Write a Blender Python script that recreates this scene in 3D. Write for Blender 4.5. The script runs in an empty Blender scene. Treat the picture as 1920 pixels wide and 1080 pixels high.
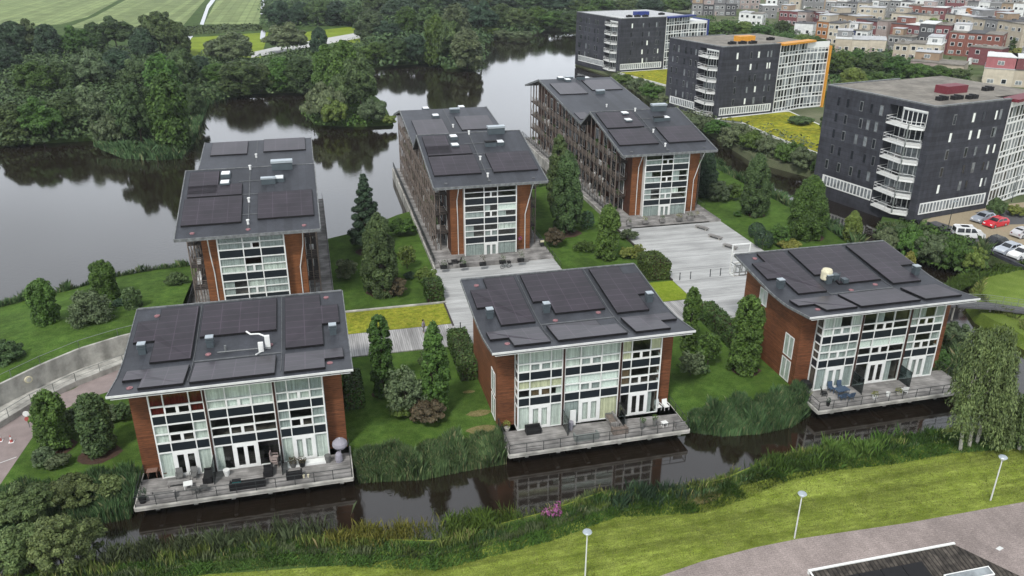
import bpy, math, random
import numpy as np
from mathutils import Vector, Matrix
from mathutils.geometry import tessellate_polygon
R = math.radians
rnd = random.Random(7)
SC = bpy.context.scene
COL = SC.collection

# ------------------------------------------------------------------ camera
F_PX, PITCH, ROLL, YAW, CAM_H = 1534.6, 0.4119, -0.0037, 0.2425, 44.96
cam = bpy.data.objects.new('camera', bpy.data.cameras.new('camera')); COL.objects.link(cam)
cam.data.sensor_width = 36.0; cam.data.lens = F_PX / 1920 * 36
cam.data.clip_start = 0.5; cam.data.clip_end = 12000
cam.matrix_world = (Matrix.Translation((0, 0, CAM_H)) @ Matrix.Rotation(-YAW, 4, 'Z') @
                    Matrix.Rotation(math.pi / 2 - PITCH, 4, 'X') @ Matrix.Rotation(-ROLL, 4, 'Z'))
SC.camera = cam
# ------------------------------------------------------------------ world and sun (overcast day)
SUN_EL, SUN_AZ = R(52), R(215)      # azimuth clockwise from +Y
w = bpy.data.worlds.new('World'); SC.world = w; w.use_nodes = True
nt = w.node_tree; bg = nt.nodes['Background']
sky = nt.nodes.new('ShaderNodeTexSky'); sky.sky_type = 'NISHITA'; sky.sun_disc = False
sky.sun_elevation = SUN_EL; sky.sun_rotation = SUN_AZ; sky.air_density = 1.4; sky.dust_density = 6.0; sky.ozone_density = 1.0
hs = nt.nodes.new('ShaderNodeHueSaturation'); hs.inputs['Saturation'].default_value = 0.14
nt.links.new(sky.outputs[0], hs.inputs['Color'])
nz = nt.nodes.new('ShaderNodeTexNoise'); nz.inputs['Scale'].default_value = 2.2; nz.inputs['Detail'].default_value = 5
tc = nt.nodes.new('ShaderNodeTexCoord'); mp = nt.nodes.new('ShaderNodeMapping'); mp.inputs['Scale'].default_value = (1, 1, 2.6)
nt.links.new(tc.outputs['Generated'], mp.inputs['Vector']); nt.links.new(mp.outputs[0], nz.inputs['Vector'])
rp = nt.nodes.new('ShaderNodeMapRange'); rp.inputs['From Min'].default_value = .3; rp.inputs['From Max'].default_value = .7
rp.inputs['To Min'].default_value = .8; rp.inputs['To Max'].default_value = 1.15
nt.links.new(nz.outputs['Fac'], rp.inputs['Value'])
mm = nt.nodes.new('ShaderNodeVectorMath'); mm.operation = 'SCALE'
nt.links.new(rp.outputs[0], mm.inputs['Scale'])
ov = nt.nodes.new('ShaderNodeMix'); ov.data_type = 'RGBA'; ov.inputs[0].default_value = .78; ov.inputs[7].default_value = (7.6, 8.1, 8.8, 1)   # cloud deck
nt.links.new(hs.outputs[0], ov.inputs[6]); nt.links.new(ov.outputs[2], mm.inputs[0])
sp_ = nt.nodes.new('ShaderNodeSeparateXYZ'); nt.links.new(tc.outputs['Generated'], sp_.inputs[0])
hr = nt.nodes.new('ShaderNodeMapRange'); hr.inputs['From Min'].default_value = 0; hr.inputs['From Max'].default_value = .65
hr.inputs['To Min'].default_value = 2.1; hr.inputs['To Max'].default_value = .84; nt.links.new(sp_.outputs['Z'], hr.inputs['Value'])
m3 = nt.nodes.new('ShaderNodeVectorMath'); m3.operation = 'SCALE'; nt.links.new(mm.outputs[0], m3.inputs[0]); nt.links.new(hr.outputs[0], m3.inputs['Scale'])
nt.links.new(m3.outputs[0], bg.inputs['Color']); bg.inputs['Strength'].default_value = 0.10
sl = bpy.data.lights.new('sun', 'SUN'); sl.energy = 2.2; sl.angle = R(8); sl.color = (1, .97, .92)
so = bpy.data.objects.new('sun', sl); COL.objects.link(so)
so.rotation_euler = (math.pi / 2 - SUN_EL, 0, math.pi - SUN_AZ)
so.rotation_euler = Vector((math.sin(SUN_AZ) * math.cos(SUN_EL), math.cos(SUN_AZ) * math.cos(SUN_EL), math.sin(SUN_EL))).to_track_quat('Z', 'Y').to_euler()
SC.view_settings.view_transform = 'Standard'; SC.view_settings.look = 'None'
SC.view_settings.exposure = 0.3; SC.view_settings.gamma = 1.0
SC.cycles.max_bounces = 6; SC.cycles.diffuse_bounces = 2; SC.cycles.glossy_bounces = 3
SC.cycles.transparent_max_bounces = 8; SC.cycles.caustics_reflective = False; SC.cycles.caustics_refractive = False

# ------------------------------------------------------------------ survey: image ray to world point on a level
def ray(px, py):
    a = px - 960; b = py - 540
    cr, sr = math.cos(ROLL), math.sin(ROLL)
    a, b = cr * a + sr * b, -sr * a + cr * b
    a /= F_PX; b /= -F_PX
    cp, sp = math.cos(PITCH), math.sin(PITCH)
    yf = cp + b * sp; z = -sp + b * cp
    c, s = math.cos(YAW), math.sin(YAW)
    return (c * a + s * yf, -s * a + c * yf, z)
def at(px, py, z=0.0):
    d = ray(px, py); t = (z - CAM_H) / d[2]
    return (d[0] * t, d[1] * t, z)
def hz(px, py, Y):
    d = ray(px, py); t = Y / d[1]
    return CAM_H + d[2] * t
def topix(X, Y, Z):
    Z -= CAM_H; c, s = math.cos(YAW), math.sin(YAW)
    xr = c * X - s * Y; yf = s * X + c * Y
    cp, sp = math.cos(PITCH), math.sin(PITCH)
    d = yf * cp - Z * sp; u = yf * sp + Z * cp
    return 960 + F_PX * xr / d, 540 - F_PX * u / d

# ------------------------------------------------------------------ materials
MATS = {}
def mat(name, col, rough=.7, var=.18, scale=3.0, spec=.3, metal=0, bump=0, col2=None, stretch=None, detail=4, coat=0, emit=None):
    if name in MATS: return MATS[name]
    m = bpy.data.materials.new(name); m.use_nodes = True; MATS[name] = m
    n = m.node_tree.nodes; l = m.node_tree.links; b = n['Principled BSDF']
    b.inputs['Roughness'].default_value = rough; b.inputs['Specular IOR Level'].default_value = spec
    b.inputs['Metallic'].default_value = metal
    if coat: b.inputs['Coat Weight'].default_value = coat; b.inputs['Coat Roughness'].default_value = .08
    t = n.new('ShaderNodeTexCoord'); mpn = n.new('ShaderNodeMapping')
    if stretch: mpn.inputs['Scale'].default_value = stretch
    l.new(t.outputs['Object'], mpn.inputs['Vector'])
    nn = n.new('ShaderNodeTexNoise'); nn.inputs['Scale'].default_value = scale; nn.inputs['Detail'].default_value = detail
    nn.inputs['Roughness'].default_value = .65
    l.new(mpn.outputs[0], nn.inputs['Vector'])
    cr = n.new('ShaderNodeValToRGB')
    c2 = col2 or tuple(min(1, c * (1 + var)) for c in col); c1 = col if col2 else tuple(c * (1 - var) for c in col)
    cr.color_ramp.elements[0].position = .32; cr.color_ramp.elements[1].position = .68
    cr.color_ramp.elements[0].color = (*c1, 1); cr.color_ramp.elements[1].color = (*c2, 1)
    l.new(nn.outputs['Fac'], cr.inputs['Fac']); l.new(cr.outputs['Color'], b.inputs['Base Color'])
    if bump:
        bn = n.new('ShaderNodeBump'); bn.inputs['Strength'].default_value = bump; bn.inputs['Distance'].default_value = .05
        l.new(nn.outputs['Fac'], bn.inputs['Height']); l.new(bn.outputs[0], b.inputs['Normal'])
    m['_out'] = 0
    return m
def node_mul(m, build):
    """multiply the base colour of a material by a pattern"""
    n = m.node_tree.nodes; l = m.node_tree.links; b = n['Principled BSDF']
    src = b.inputs['Base Color'].links[0].from_socket
    fac = build(n, l)
    mx = n.new('ShaderNodeMix'); mx.data_type = 'RGBA'; mx.blend_type = 'MULTIPLY'; mx.inputs[0].default_value = 1
    l.new(src, mx.inputs[6]); l.new(fac, mx.inputs[7]); l.new(mx.outputs[2], b.inputs['Base Color'])
def stripes(axis, pitch, width, dark, coord='Object'):
    def f(n, l):
        t = n.new('ShaderNodeTexCoord'); s = n.new('ShaderNodeSeparateXYZ'); l.new(t.outputs[coord], s.inputs[0])
        d = n.new('ShaderNodeMath'); d.operation = 'DIVIDE'; d.inputs[1].default_value = pitch; l.new(s.outputs[axis], d.inputs[0])
        fr = n.new('ShaderNodeMath'); fr.operation = 'FRACT'; l.new(d.outputs[0], fr.inputs[0])
        lt = n.new('ShaderNodeMath'); lt.operation = 'LESS_THAN'; lt.inputs[1].default_value = width / pitch; l.new(fr.outputs[0], lt.inputs[0])
        fl = n.new('ShaderNodeMath'); fl.operation = 'FLOOR'; l.new(d.outputs[0], fl.inputs[0])
        wn = n.new('ShaderNodeTexWhiteNoise'); wn.noise_dimensions = '1D'; l.new(fl.outputs[0], wn.inputs['W'])
        mr = n.new('ShaderNodeMapRange'); mr.inputs['To Min'].default_value = .8; mr.inputs['To Max'].default_value = 1.12; l.new(wn.outputs['Value'], mr.inputs['Value'])
        mx = n.new('ShaderNodeMix'); mx.data_type = 'FLOAT'; mx.inputs[3].default_value = dark
        l.new(lt.outputs[0], mx.inputs[0]); l.new(mr.outputs[0], mx.inputs[2])
        return mx.outputs[0]
    return f
def bignoise(scale, lo, hi, seed=0, stretch=None, detail=3, coord='Object', a=.35, b=.65):
    def f(n, l):
        t = n.new('ShaderNodeTexCoord'); mpn = n.new('ShaderNodeMapping'); mpn.inputs['Location'].default_value = (seed, seed, 0)
        if stretch: mpn.inputs['Scale'].default_value = stretch
        l.new(t.outputs[coord], mpn.inputs['Vector'])
        nn = n.new('ShaderNodeTexNoise'); nn.inputs['Scale'].default_value = scale; nn.inputs['Detail'].default_value = detail
        l.new(mpn.outputs[0], nn.inputs['Vector'])
        mr = n.new('ShaderNodeMapRange'); mr.inputs['From Min'].default_value = a; mr.inputs['From Max'].default_value = b
        mr.inputs['To Min'].default_value = lo; mr.inputs['To Max'].default_value = hi
        l.new(nn.outputs['Fac'], mr.inputs['Value']); return mr.outputs[0]
    return f
def grid(px_, py_, wd, dark, coord='Object'):
    def f(n, l):
        t = n.new('ShaderNodeTexCoord')
        bk = n.new('ShaderNodeTexBrick'); bk.offset = 0; bk.inputs['Scale'].default_value = 1
        bk.inputs['Brick Width'].default_value = px_; bk.inputs['Row Height'].default_value = py_; bk.inputs['Mortar Size'].default_value = wd
        bk.inputs['Color1'].default_value = (1, 1, 1, 1); bk.inputs['Color2'].default_value = (.86, .86, .86, 1)
        bk.inputs['Mortar'].default_value = (dark, dark, dark, 1)
        l.new(t.outputs[coord], bk.inputs['Vector']); return bk.outputs['Color']
    return f
M = {}
M['roof'] = mat('bitumen_roof', (.038, .041, .05), .52, .16, 1.1, .45)
node_mul(M['roof'], stripes(0, 1.02, .05, .82)); node_mul(M['roof'], bignoise(.22, .8, 1.2, 3, (1, .45, 1)))
node_mul(M['roof'], bignoise(7, .88, 1.12, 1))
M['trim'] = mat('roof_edge_trim', (.15, .158, .16), .5, .4, 2.0)
M['duct'] = mat('grey_cable_duct', (.1, .105, .11), .6, .3, 2.0)
M['white'] = mat('white_paint', (.74, .75, .73), .45, .06, 2.5)
M['fascia'] = mat('white_fascia_board', (.62, .63, .62), .5, .12, 1.2)
M['pv'] = mat('solar_cell_glass', (.022, .0165, .0225), .3, .14, 1.0, .42)
node_mul(M['pv'], grid(1.76, 1.09, .035, 2.5)); node_mul(M['pv'], bignoise(.35, .8, 1.25, 5))
M['pvedge'] = mat('black_panel_frame', (.008, .008, .009), .6, .1)
M['wood'] = mat('red_brown_wood_cladding', (.165, .064, .03), .6, .3, 1.6, .25, stretch=(1, 1, 5))
node_mul(M['wood'], stripes(2, .2, .03, .6)); node_mul(M['wood'], bignoise(.3, .8, 1.2, 8))
M['wood2'] = mat('orange_brown_wood_cladding', (.185, .073, .03), .6, .3, 1.6, .25, stretch=(1, 1, 5))
node_mul(M['wood2'], stripes(2, .2, .03, .6)); node_mul(M['wood2'], bignoise(.3, .8, 1.2, 8))
M['greyfab0'] = mat('grey_brown_cloth', (.2, .17, .15), .9); M['clutgreen'] = mat('balcony_plants', (.04, .08, .02), .9, .4, 9)
M['sidewall'] = mat('dark_brown_side_cladding', (.075, .03, .018), .7, .35, 1.2)
M['darkwood'] = mat('dark_brown_post', (.045, .018, .012), .6)
M['panel'] = mat('dark_spandrel_panel', (.012, .017, .022), .35, .15, 2.0, .4)
M['deck'] = mat('grey_weathered_boards', (.27, .26, .25), .75, .3, 1.3, .2, stretch=(.4, 6, 1), bump=.2)
node_mul(M['deck'], stripes(1, .16, .025, .55)); node_mul(M['deck'], bignoise(.6, .6, 1.25, 2))
M['decklight'] = mat('pale_weathered_boards', (.41, .415, .41), .75, .13, 1.1, .2, stretch=(.35, 7, 1), bump=.2)
node_mul(M['decklight'], stripes(1, .2, .03, .62)); node_mul(M['decklight'], bignoise(.3, .8, 1.12, 4, (.5, 1.6, 1), 6))
M['boardsx'] = mat('grey_cross_boards', (.36, .355, .35), .75, .25, 1.1, .2, stretch=(7, .35, 1), bump=.2)
node_mul(M['boardsx'], stripes(0, .24, .04, .5)); node_mul(M['boardsx'], bignoise(.3, .7, 1.25, 4, (2, .35, 1), 5))
M['rail'] = mat('dark_steel_rail', (.03, .034, .034), .5, .1)
M['greyrail'] = mat('galvanised_rail', (.2, .22, .21), .45, .1, metal=.3)
M['gallery'] = mat('weathered_gallery_timber', (.17, .14, .12), .8, .3, 3)
M['galdark'] = mat('dark_gallery_floor', (.05, .042, .038), .8, .3, 3)
M['concrete'] = mat('stained_concrete', (.42, .41, .375), .85, .25, .9, .2, bump=.3)
node_mul(M['concrete'], bignoise(.5, .62, 1.15, 2, (1, 1, .25), 6))
M['path'] = mat('pinkish_asphalt_path', (.26, .215, .205), .9, .12, 30, .1)
node_mul(M['path'], bignoise(.15, .88, 1.1, 5, None, 5)); node_mul(M['path'], bignoise(1.1, .9, 1.06, 15, None, 6))
M['road'] = mat('pinkish_brick_road', (.31, .262, .245), .9, .3, 9, .1, detail=6)
node_mul(M['road'], bignoise(.12, .82, 1.12, 5, None, 5)); node_mul(M['road'], bignoise(.9, .88, 1.08, 15, (1, .5, 1), 6)); node_mul(M['road'], grid(.42, .21, .02, .8))
M['soil'] = mat('bare_soil', (.06, .035, .025), .95, .3, 3)
M['paving'] = mat('car_park_paving', (.3, .25, .17), .9, .15, 3)
M['asphalt'] = mat('dark_asphalt', (.085, .085, .09), .9, .2, 3)
M['brick'] = mat('black_brick_wall', (.047, .049, .06), .8, .2, .9, .25)
node_mul(M['brick'], stripes(2, .75, .07, .72)); node_mul(M['brick'], bignoise(.18, .82, 1.15, 5)); node_mul(M['brick'], bignoise(1.5, .85, 1.12, 7, (1, 1, .15), 5))
M['gravel'] = mat('gravel_roof', (.2, .185, .16), .9, .22, 1.2)
node_mul(M['gravel'], bignoise(.25, .7, 1.15, 9, None, 6))
M['palegravel'] = mat('pale_gravel_roof', (.42, .43, .44), .9, .2, 1.0)
M['black'] = mat('matt_black', (.012, .012, .013), .6)
M['steel'] = mat('pale_steel', (.42, .47, .5), .35, .1, metal=.4)
M['dome'] = mat('white_skylight_dome', (.82, .84, .85), .2, .03, 1, .5)
M['bluegrey'] = mat('blue_grey_sheet_metal', (.08, .1, .112), .4, .1, 1, metal=.2)
M['terracotta'] = mat('red_plastic', (.4, .1, .09), .8, .3, 8)
M['anchor'] = mat('faded_pink_roof_mark', (.25, .13, .14), .85, .4, 9)
M['foam'] = mat('cream_cover', (.62, .58, .42), .7)
M['bark'] = mat('grey_brown_bark', (.09, .07, .055), .9, .3, 6)
M['birch'] = mat('pale_willow_bark', (.45, .43, .38), .8, .35, 4)
def grass(name, a, b, sc=1.2, extra=None):
    m = mat(name, a, .95, 0, sc, .1, col2=b, detail=8, bump=.4)
    node_mul(m, bignoise(9, .72, 1.28, 4, None, 5)); node_mul(m, bignoise(.12, .82, 1.16, 6, None, 3))
    return m
M['grass'] = grass('garden_lawn', (.04, .084, .014), (.08, .138, .026))
node_mul(M['grass'], bignoise(.35, .78, 1.15, 21, None, 5))
M['lawn'] = grass('mown_bank_lawn', (.125, .165, .022), (.2, .24, .05), .6)
node_mul(M['lawn'], bignoise(.5, .7, 1.2, 11, (.1, 2.0, 1), 5)); node_mul(M['lawn'], bignoise(2.2, .86, 1.3, 31, (.5, 1.6, 1), 6, a=.45, b=.75))
M['rough'] = grass('rough_meadow', (.03, .06, .014), (.07, .11, .03), .3)
M['ground'] = grass('town_ground', (.06, .09, .03), (.15, .155, .1), .05)
M['sedum'] = grass('yellow_green_sedum', (.13, .17, .015), (.3, .29, .04), 1.4)
node_mul(M['sedum'], bignoise(2.3, .75, 1.12, 2, None, 6))
M['sedumy'] = grass('yellow_sedum', (.13, .18, .02), (.38, .34, .03), .8)
node_mul(M['sedumy'], bignoise(1.3, .65, 1.1, 2, None, 6))
M['sedum3'] = grass('bright_lawn_patch', (.13, .19, .012), (.2, .25, .03), 1.5)
M['field'] = grass('pale_crop_field', (.16, .21, .09), (.22, .27, .115), .08)
node_mul(M['field'], stripes(0, 4.2, .9, .8))
def water_mat():
    m = bpy.data.materials.new('dark_pond_water'); m.use_nodes = True
    n = m.node_tree.nodes; l = m.node_tree.links; b = n['Principled BSDF']
    b.inputs['Base Color'].default_value = (.013, .0092, .006, 1); b.inputs['Roughness'].default_value = .06
    b.inputs['IOR'].default_value = 1.9
    t = n.new('ShaderNodeTexCoord')
    n1 = n.new('ShaderNodeTexNoise'); n1.inputs['Scale'].default_value = 1.6; n1.inputs['Detail'].default_value = 4
    n2 = n.new('ShaderNodeTexNoise'); n2.inputs['Scale'].default_value = .03; n2.inputs['Detail'].default_value = 2
    l.new(t.outputs['Object'], n1.inputs['Vector']); l.new(t.outputs['Object'], n2.inputs['Vector'])
    mr = n.new('ShaderNodeMapRange'); mr.inputs['From Min'].default_value = .4; mr.inputs['From Max'].default_value = .62
    mr.inputs['To Min'].default_value = .015; mr.inputs['To Max'].default_value = .13; l.new(n2.outputs['Fac'], mr.inputs['Value'])
    bn = n.new('ShaderNodeBump'); bn.inputs['Distance'].default_value = .1
    l.new(n1.outputs['Fac'], bn.inputs['Height']); l.new(mr.outputs[0], bn.inputs['Strength']); l.new(bn.outputs[0], b.inputs['Normal'])
    return m
M['water'] = water_mat()
def glass_mat(name, tint, refl=.12):
    m = bpy.data.materials.new(name); m.use_nodes = True
    n = m.node_tree.nodes; l = m.node_tree.links; n.remove(n['Principled BSDF'])
    tr = n.new('ShaderNodeBsdfTransparent'); tr.inputs[0].default_value = (*tint, 1)
    gl = n.new('ShaderNodeBsdfGlossy'); gl.inputs['Roughness'].default_value = .03
    lw = n.new('ShaderNodeLayerWeight'); lw.inputs['Blend'].default_value = .5
    pw = n.new('ShaderNodeMath'); pw.operation = 'POWER'; pw.inputs[1].default_value = 4.0; l.new(lw.outputs['Facing'], pw.inputs[0])
    fr = n.new('ShaderNodeMath'); fr.operation = 'MULTIPLY_ADD'; fr.inputs[1].default_value = .8; fr.inputs[2].default_value = .045; l.new(pw.outputs[0], fr.inputs[0])
    mx = n.new('ShaderNodeMixShader'); l.new(fr.outputs[0], mx.inputs[0]); l.new(tr.outputs[0], mx.inputs[1]); l.new(gl.outputs[0], mx.inputs[2])
    l.new(mx.outputs[0], n['Material Output'].inputs[0]); return m
M['glass'] = glass_mat('window_glass', (.95, .98, .97))
M['screen'] = glass_mat('tinted_screen_glass', (.35, .4, .4))
M['interior'] = mat('room_interior', (.12, .105, .09), .9, .4, 1.2)
M['darkglass'] = mat('dark_window_glass', (.02, .023, .028), .08, .3, 1.5, .6)
M['midglass'] = mat('curtained_window_glass', (.2, .22, .23), .12, .5, .8, .6)
def curtain(name, c):
    m = mat(name, c, .9, .1, 2, .1)
    node_mul(m, bignoise(5, .74, 1.1, 3, (1, .01, .02), 2)); return m
M['cur_w'] = curtain('pale_green_curtain', (.68, .7, .65)); M['cur_g'] = curtain('grey_curtain', (.4, .43, .42))
M['cur_r'] = curtain('dark_red_curtain', (.1, .012, .01)); M['cur_b'] = curtain('beige_curtain', (.68, .64, .44))
M['blind'] = mat('white_blind', (.82, .85, .8), .8, .05); M['brownblind'] = mat('brown_blind', (.14, .09, .05), .8, .1)
def paint(name, c, r=.5, **k): return mat(name, c, r, .1, 1.5, **k)

def leafmat(name, c1, c2, c3=None):
    m = bpy.data.materials.new(name); m.use_nodes = True
    n = m.node_tree.nodes; l = m.node_tree.links; b = n['Principled BSDF']
    b.inputs['Roughness'].default_value = .6; b.inputs['Specular IOR Level'].default_value = .25
    g = n.new('ShaderNodeNewGeometry'); cr = n.new('ShaderNodeValToRGB')
    cr.color_ramp.elements[0].color = (*c1, 1); cr.color_ramp.elements[1].color = (*c2, 1)
    if c3: e = cr.color_ramp.elements.new(.85); e.color = (*c2, 1); cr.color_ramp.elements[-1].color = (*c3, 1)
    l.new(g.outputs['Random Per Island'], cr.inputs['Fac'])
    oi = n.new('ShaderNodeObjectInfo'); h = n.new('ShaderNodeHueSaturation')
    mr = n.new('ShaderNodeMapRange'); mr.inputs['To Min'].default_value = .8; mr.inputs['To Max'].default_value = 1.16
    mh = n.new('ShaderNodeMapRange'); mh.inputs['To Min'].default_value = .475; mh.inputs['To Max'].default_value = .515
    wn = n.new('ShaderNodeTexWhiteNoise'); wn.noise_dimensions = '1D'; l.new(oi.outputs['Random'], wn.inputs['W'])
    l.new(oi.outputs['Random'], mr.inputs['Value']); l.new(wn.outputs['Value'], mh.inputs['Value'])
    l.new(mr.outputs[0], h.inputs['Value']); l.new(mh.outputs[0], h.inputs['Hue']); l.new(cr.outputs[0], h.inputs['Color'])
    t = n.new('ShaderNodeTexCoord'); nn = n.new('ShaderNodeTexNoise'); nn.inputs['Scale'].default_value = .55; nn.inputs['Detail'].default_value = 2
    l.new(t.outputs['Object'], nn.inputs['Vector'])
    m2 = n.new('ShaderNodeMapRange'); m2.inputs['From Min'].default_value = .35; m2.inputs['From Max'].default_value = .65
    m2.inputs['To Min'].default_value = .75; m2.inputs['To Max'].default_value = 1.2; l.new(nn.outputs['Fac'], m2.inputs['Value'])
    mx = n.new('ShaderNodeVectorMath'); mx.operation = 'SCALE'; l.new(h.outputs[0], mx.inputs[0]); l.new(m2.outputs[0], mx.inputs['Scale'])
    l.new(mx.outputs[0], b.inputs['Base Color']); return m
L = {'mid': leafmat('mid_green_leaves', (.027, .064, .012), (.08, .152, .028)),
     'dark': leafmat('dark_green_leaves', (.03, .06, .02), (.085, .132, .044)),
     'deep': leafmat('deep_blue_green_leaves', (.016, .038, .022), (.05, .09, .045)),
     'light': leafmat('fresh_green_leaves', (.06, .115, .02), (.15, .22, .05)),
     'grey': leafmat('grey_green_leaves', (.05, .078, .034), (.125, .165, .08)),
     'hedge': leafmat('clipped_hedge_leaves', (.026, .06, .012), (.085, .13, .03)),
     'yellow': leafmat('yellow_green_leaves', (.1, .13, .02), (.24, .25, .06)),
     'red': leafmat('brown_red_leaves', (.045, .045, .022), (.105, .085, .045)),
     'reed': leafmat('reed_blades', (.035, .075, .028), (.11, .18, .07), (.24, .23, .12)),
     'reedy': leafmat('yellow_reed_blades', (.055, .095, .02), (.16, .22, .055), (.3, .25, .12)),
     'will': leafmat('willow_leaves', (.052, .086, .026), (.14, .19, .065)),
     'purple': leafmat('purple_flowers', (.2, .05, .14), (.32, .1, .25))}

# ------------------------------------------------------------------ mesh building
class MB:
    def __init__(s): s.v = []; s.f = []; s.m = []
    def add(s, vs, fs, mi=0, xf=None):
        o = len(s.v)
        s.v += [tuple(xf @ Vector(p)) if xf else tuple(p) for p in vs]
        s.f += [tuple(i + o for i in f) for f in fs]; s.m += [mi] * len(fs); return s
    def box(s, x0, x1, y0, y1, z0, z1, mi=0, xf=None):
        return s.add([(x0, y0, z0), (x1, y0, z0), (x1, y1, z0), (x0, y1, z0), (x0, y0, z1), (x1, y0, z1), (x1, y1, z1), (x0, y1, z1)],
                     [(0, 3, 2, 1), (4, 5, 6, 7), (0, 1, 5, 4), (1, 2, 6, 5), (2, 3, 7, 6), (3, 0, 4, 7)], mi, xf)
    def bar(s, a, b, r, mi=0, n=6, r2=None):
        a = Vector(a); b = Vector(b); d = (b - a).normalized()
        u = d.orthogonal().normalized(); v = d.cross(u); r2 = r if r2 is None else r2
        vs = [a + (u * math.cos(t) + v * math.sin(t)) * r for t in [2 * math.pi * i / n for i in range(n)]]
        vs += [b + (u * math.cos(t) + v * math.sin(t)) * r2 for t in [2 * math.pi * i / n for i in range(n)]]
        fs = [(i, (i + 1) % n, n + (i + 1) % n, n + i) for i in range(n)] + [tuple(range(n))[::-1], tuple(range(n, 2 * n))]
        return s.add(vs, fs, mi)
    def path(s, pts, r, mi=0, n=6):
        for a, b in zip(pts[:-1], pts[1:]): s.bar(a, b, r, mi, n)
        return s
    def prism(s, poly, z0, z1, mi=0, zf=None, mside=None):
        """vertical prism over polygon; zf(x,y) gives extra height"""
        n = len(poly); zf = zf or (lambda x, y: 0)
        b = [(x, y, z0 + zf(x, y)) for x, y in poly]; t = [(x, y, z1 + zf(x, y)) for x, y in poly]
        tr = tessellate_polygon([[Vector((x, y, 0)) for x, y in poly]])
        area = sum(poly[i][0] * poly[(i + 1) % n][1] - poly[(i + 1) % n][0] * poly[i][1] for i in range(n))
        def up(f, p):
            (a, b_, c) = [p[i] for i in f]
            return f if (b_[0] - a[0]) * (c[1] - a[1]) - (c[0] - a[0]) * (b_[1] - a[1]) > 0 else f[::-1]
        tops = [up(tuple(f), poly) for f in tr]
        s.add(t, tops, mi); s.add(b, [f[::-1] for f in tops], mi if mside is None else mside)
        o = len(s.v); s.v += b + t
        for i in range(n):
            j = (i + 1) % n
            f = (o + i, o + j, o + n + j, o + n + i)
            s.f.append(f if area > 0 else f[::-1]); s.m.append(mi if mside is None else mside)
        return s
    def lathe(s, prof, c=(0, 0, 0), n=12, mi=0):
        o = len(s.v)
        for r, z in prof:
            for i in range(n):
                a = 2 * math.pi * i / n; s.v.append((c[0] + r * math.cos(a), c[1] + r * math.sin(a), c[2] + z))
        for k in range(len(prof) - 1):
            for i in range(n):
                j = (i + 1) % n
                s.f.append((o + k * n + i, o + k * n + j, o + (k + 1) * n + j, o + (k + 1) * n + i)); s.m.append(mi)
        s.f.append(tuple(o + i for i in range(n))[::-1]); s.f.append(tuple(o + (len(prof) - 1) * n + i for i in range(n))); s.m += [mi, mi]
        return s
    def build(s, name, mats, parent=None, org=None):
        if not isinstance(mats, (list, tuple)): mats = [mats]
        if org is None and parent is not None: org = parent.get('_o', (0, 0, 0))
        org = org or (0, 0, 0)
        me = bpy.data.meshes.new(name)
        me.from_pydata([(x - org[0], y - org[1], z - org[2]) for x, y, z in s.v], [], s.f)
        for m_ in mats: me.materials.append(m_)
        if len(mats) > 1: me.polygons.foreach_set('material_index', s.m)
        me.update(); return link(name, me, parent)
def link(name, me, parent=None):
    o = bpy.data.objects.new(name, me); COL.objects.link(o)
    if parent is not None: o.parent = parent
    return o
def tag(o, label=None, cat=None, group=None, kind=None):
    if label: o['label'] = label
    if cat: o['category'] = cat
    if group: o['group'] = group
    if kind: o['kind'] = kind
    return o
def thing(name, label, cat, loc=(0, 0, 0), rz=0, group=None, world=False):
    """Empty at the base of a thing. world=True: its parts are given in world coordinates."""
    o = bpy.data.objects.new(name, None); COL.objects.link(o); o.location = loc; o.rotation_euler = (0, 0, rz)
    o.empty_display_size = .5
    tag(o, label, cat, group)
    if world: o['_o'] = tuple(loc)
    return o
def single(mb, name, mats, label, cat, loc, group=None, rz=0):
    o = mb.build(name, mats); o.location = loc; o.rotation_euler = (0, 0, rz)
    return tag(o, label, cat, group)
def dup(root, loc=None, rz=None, label=None, group=None, sc=None):
    r = root.copy(); COL.objects.link(r)
    if loc is not None: r.location = loc
    if rz is not None: r.rotation_euler = (0, 0, rz)
    if sc is not None: r.scale = sc
    if label: r['label'] = label
    if group: r['group'] = group
    for ch in root.children:
        c = ch.copy(); COL.objects.link(c); c.parent = r
        for g_ in ch.children:
            d = g_.copy(); COL.objects.link(d); d.parent = c
    return r
ORD = ['first', 'second', 'third', 'fourth', 'fifth', 'sixth', 'seventh', 'eighth', 'ninth', 'tenth', 'eleventh', 'twelfth', 'thirteenth',
       'fourteenth', 'fifteenth', 'sixteenth', 'seventeenth', 'eighteenth', 'nineteenth', 'twentieth', 'twenty-first', 'twenty-second', 'twenty-third', 'twenty-fourth',
       'twenty-fifth', 'twenty-sixth', 'twenty-seventh', 'twenty-eighth', 'twenty-ninth', 'thirtieth']

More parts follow.
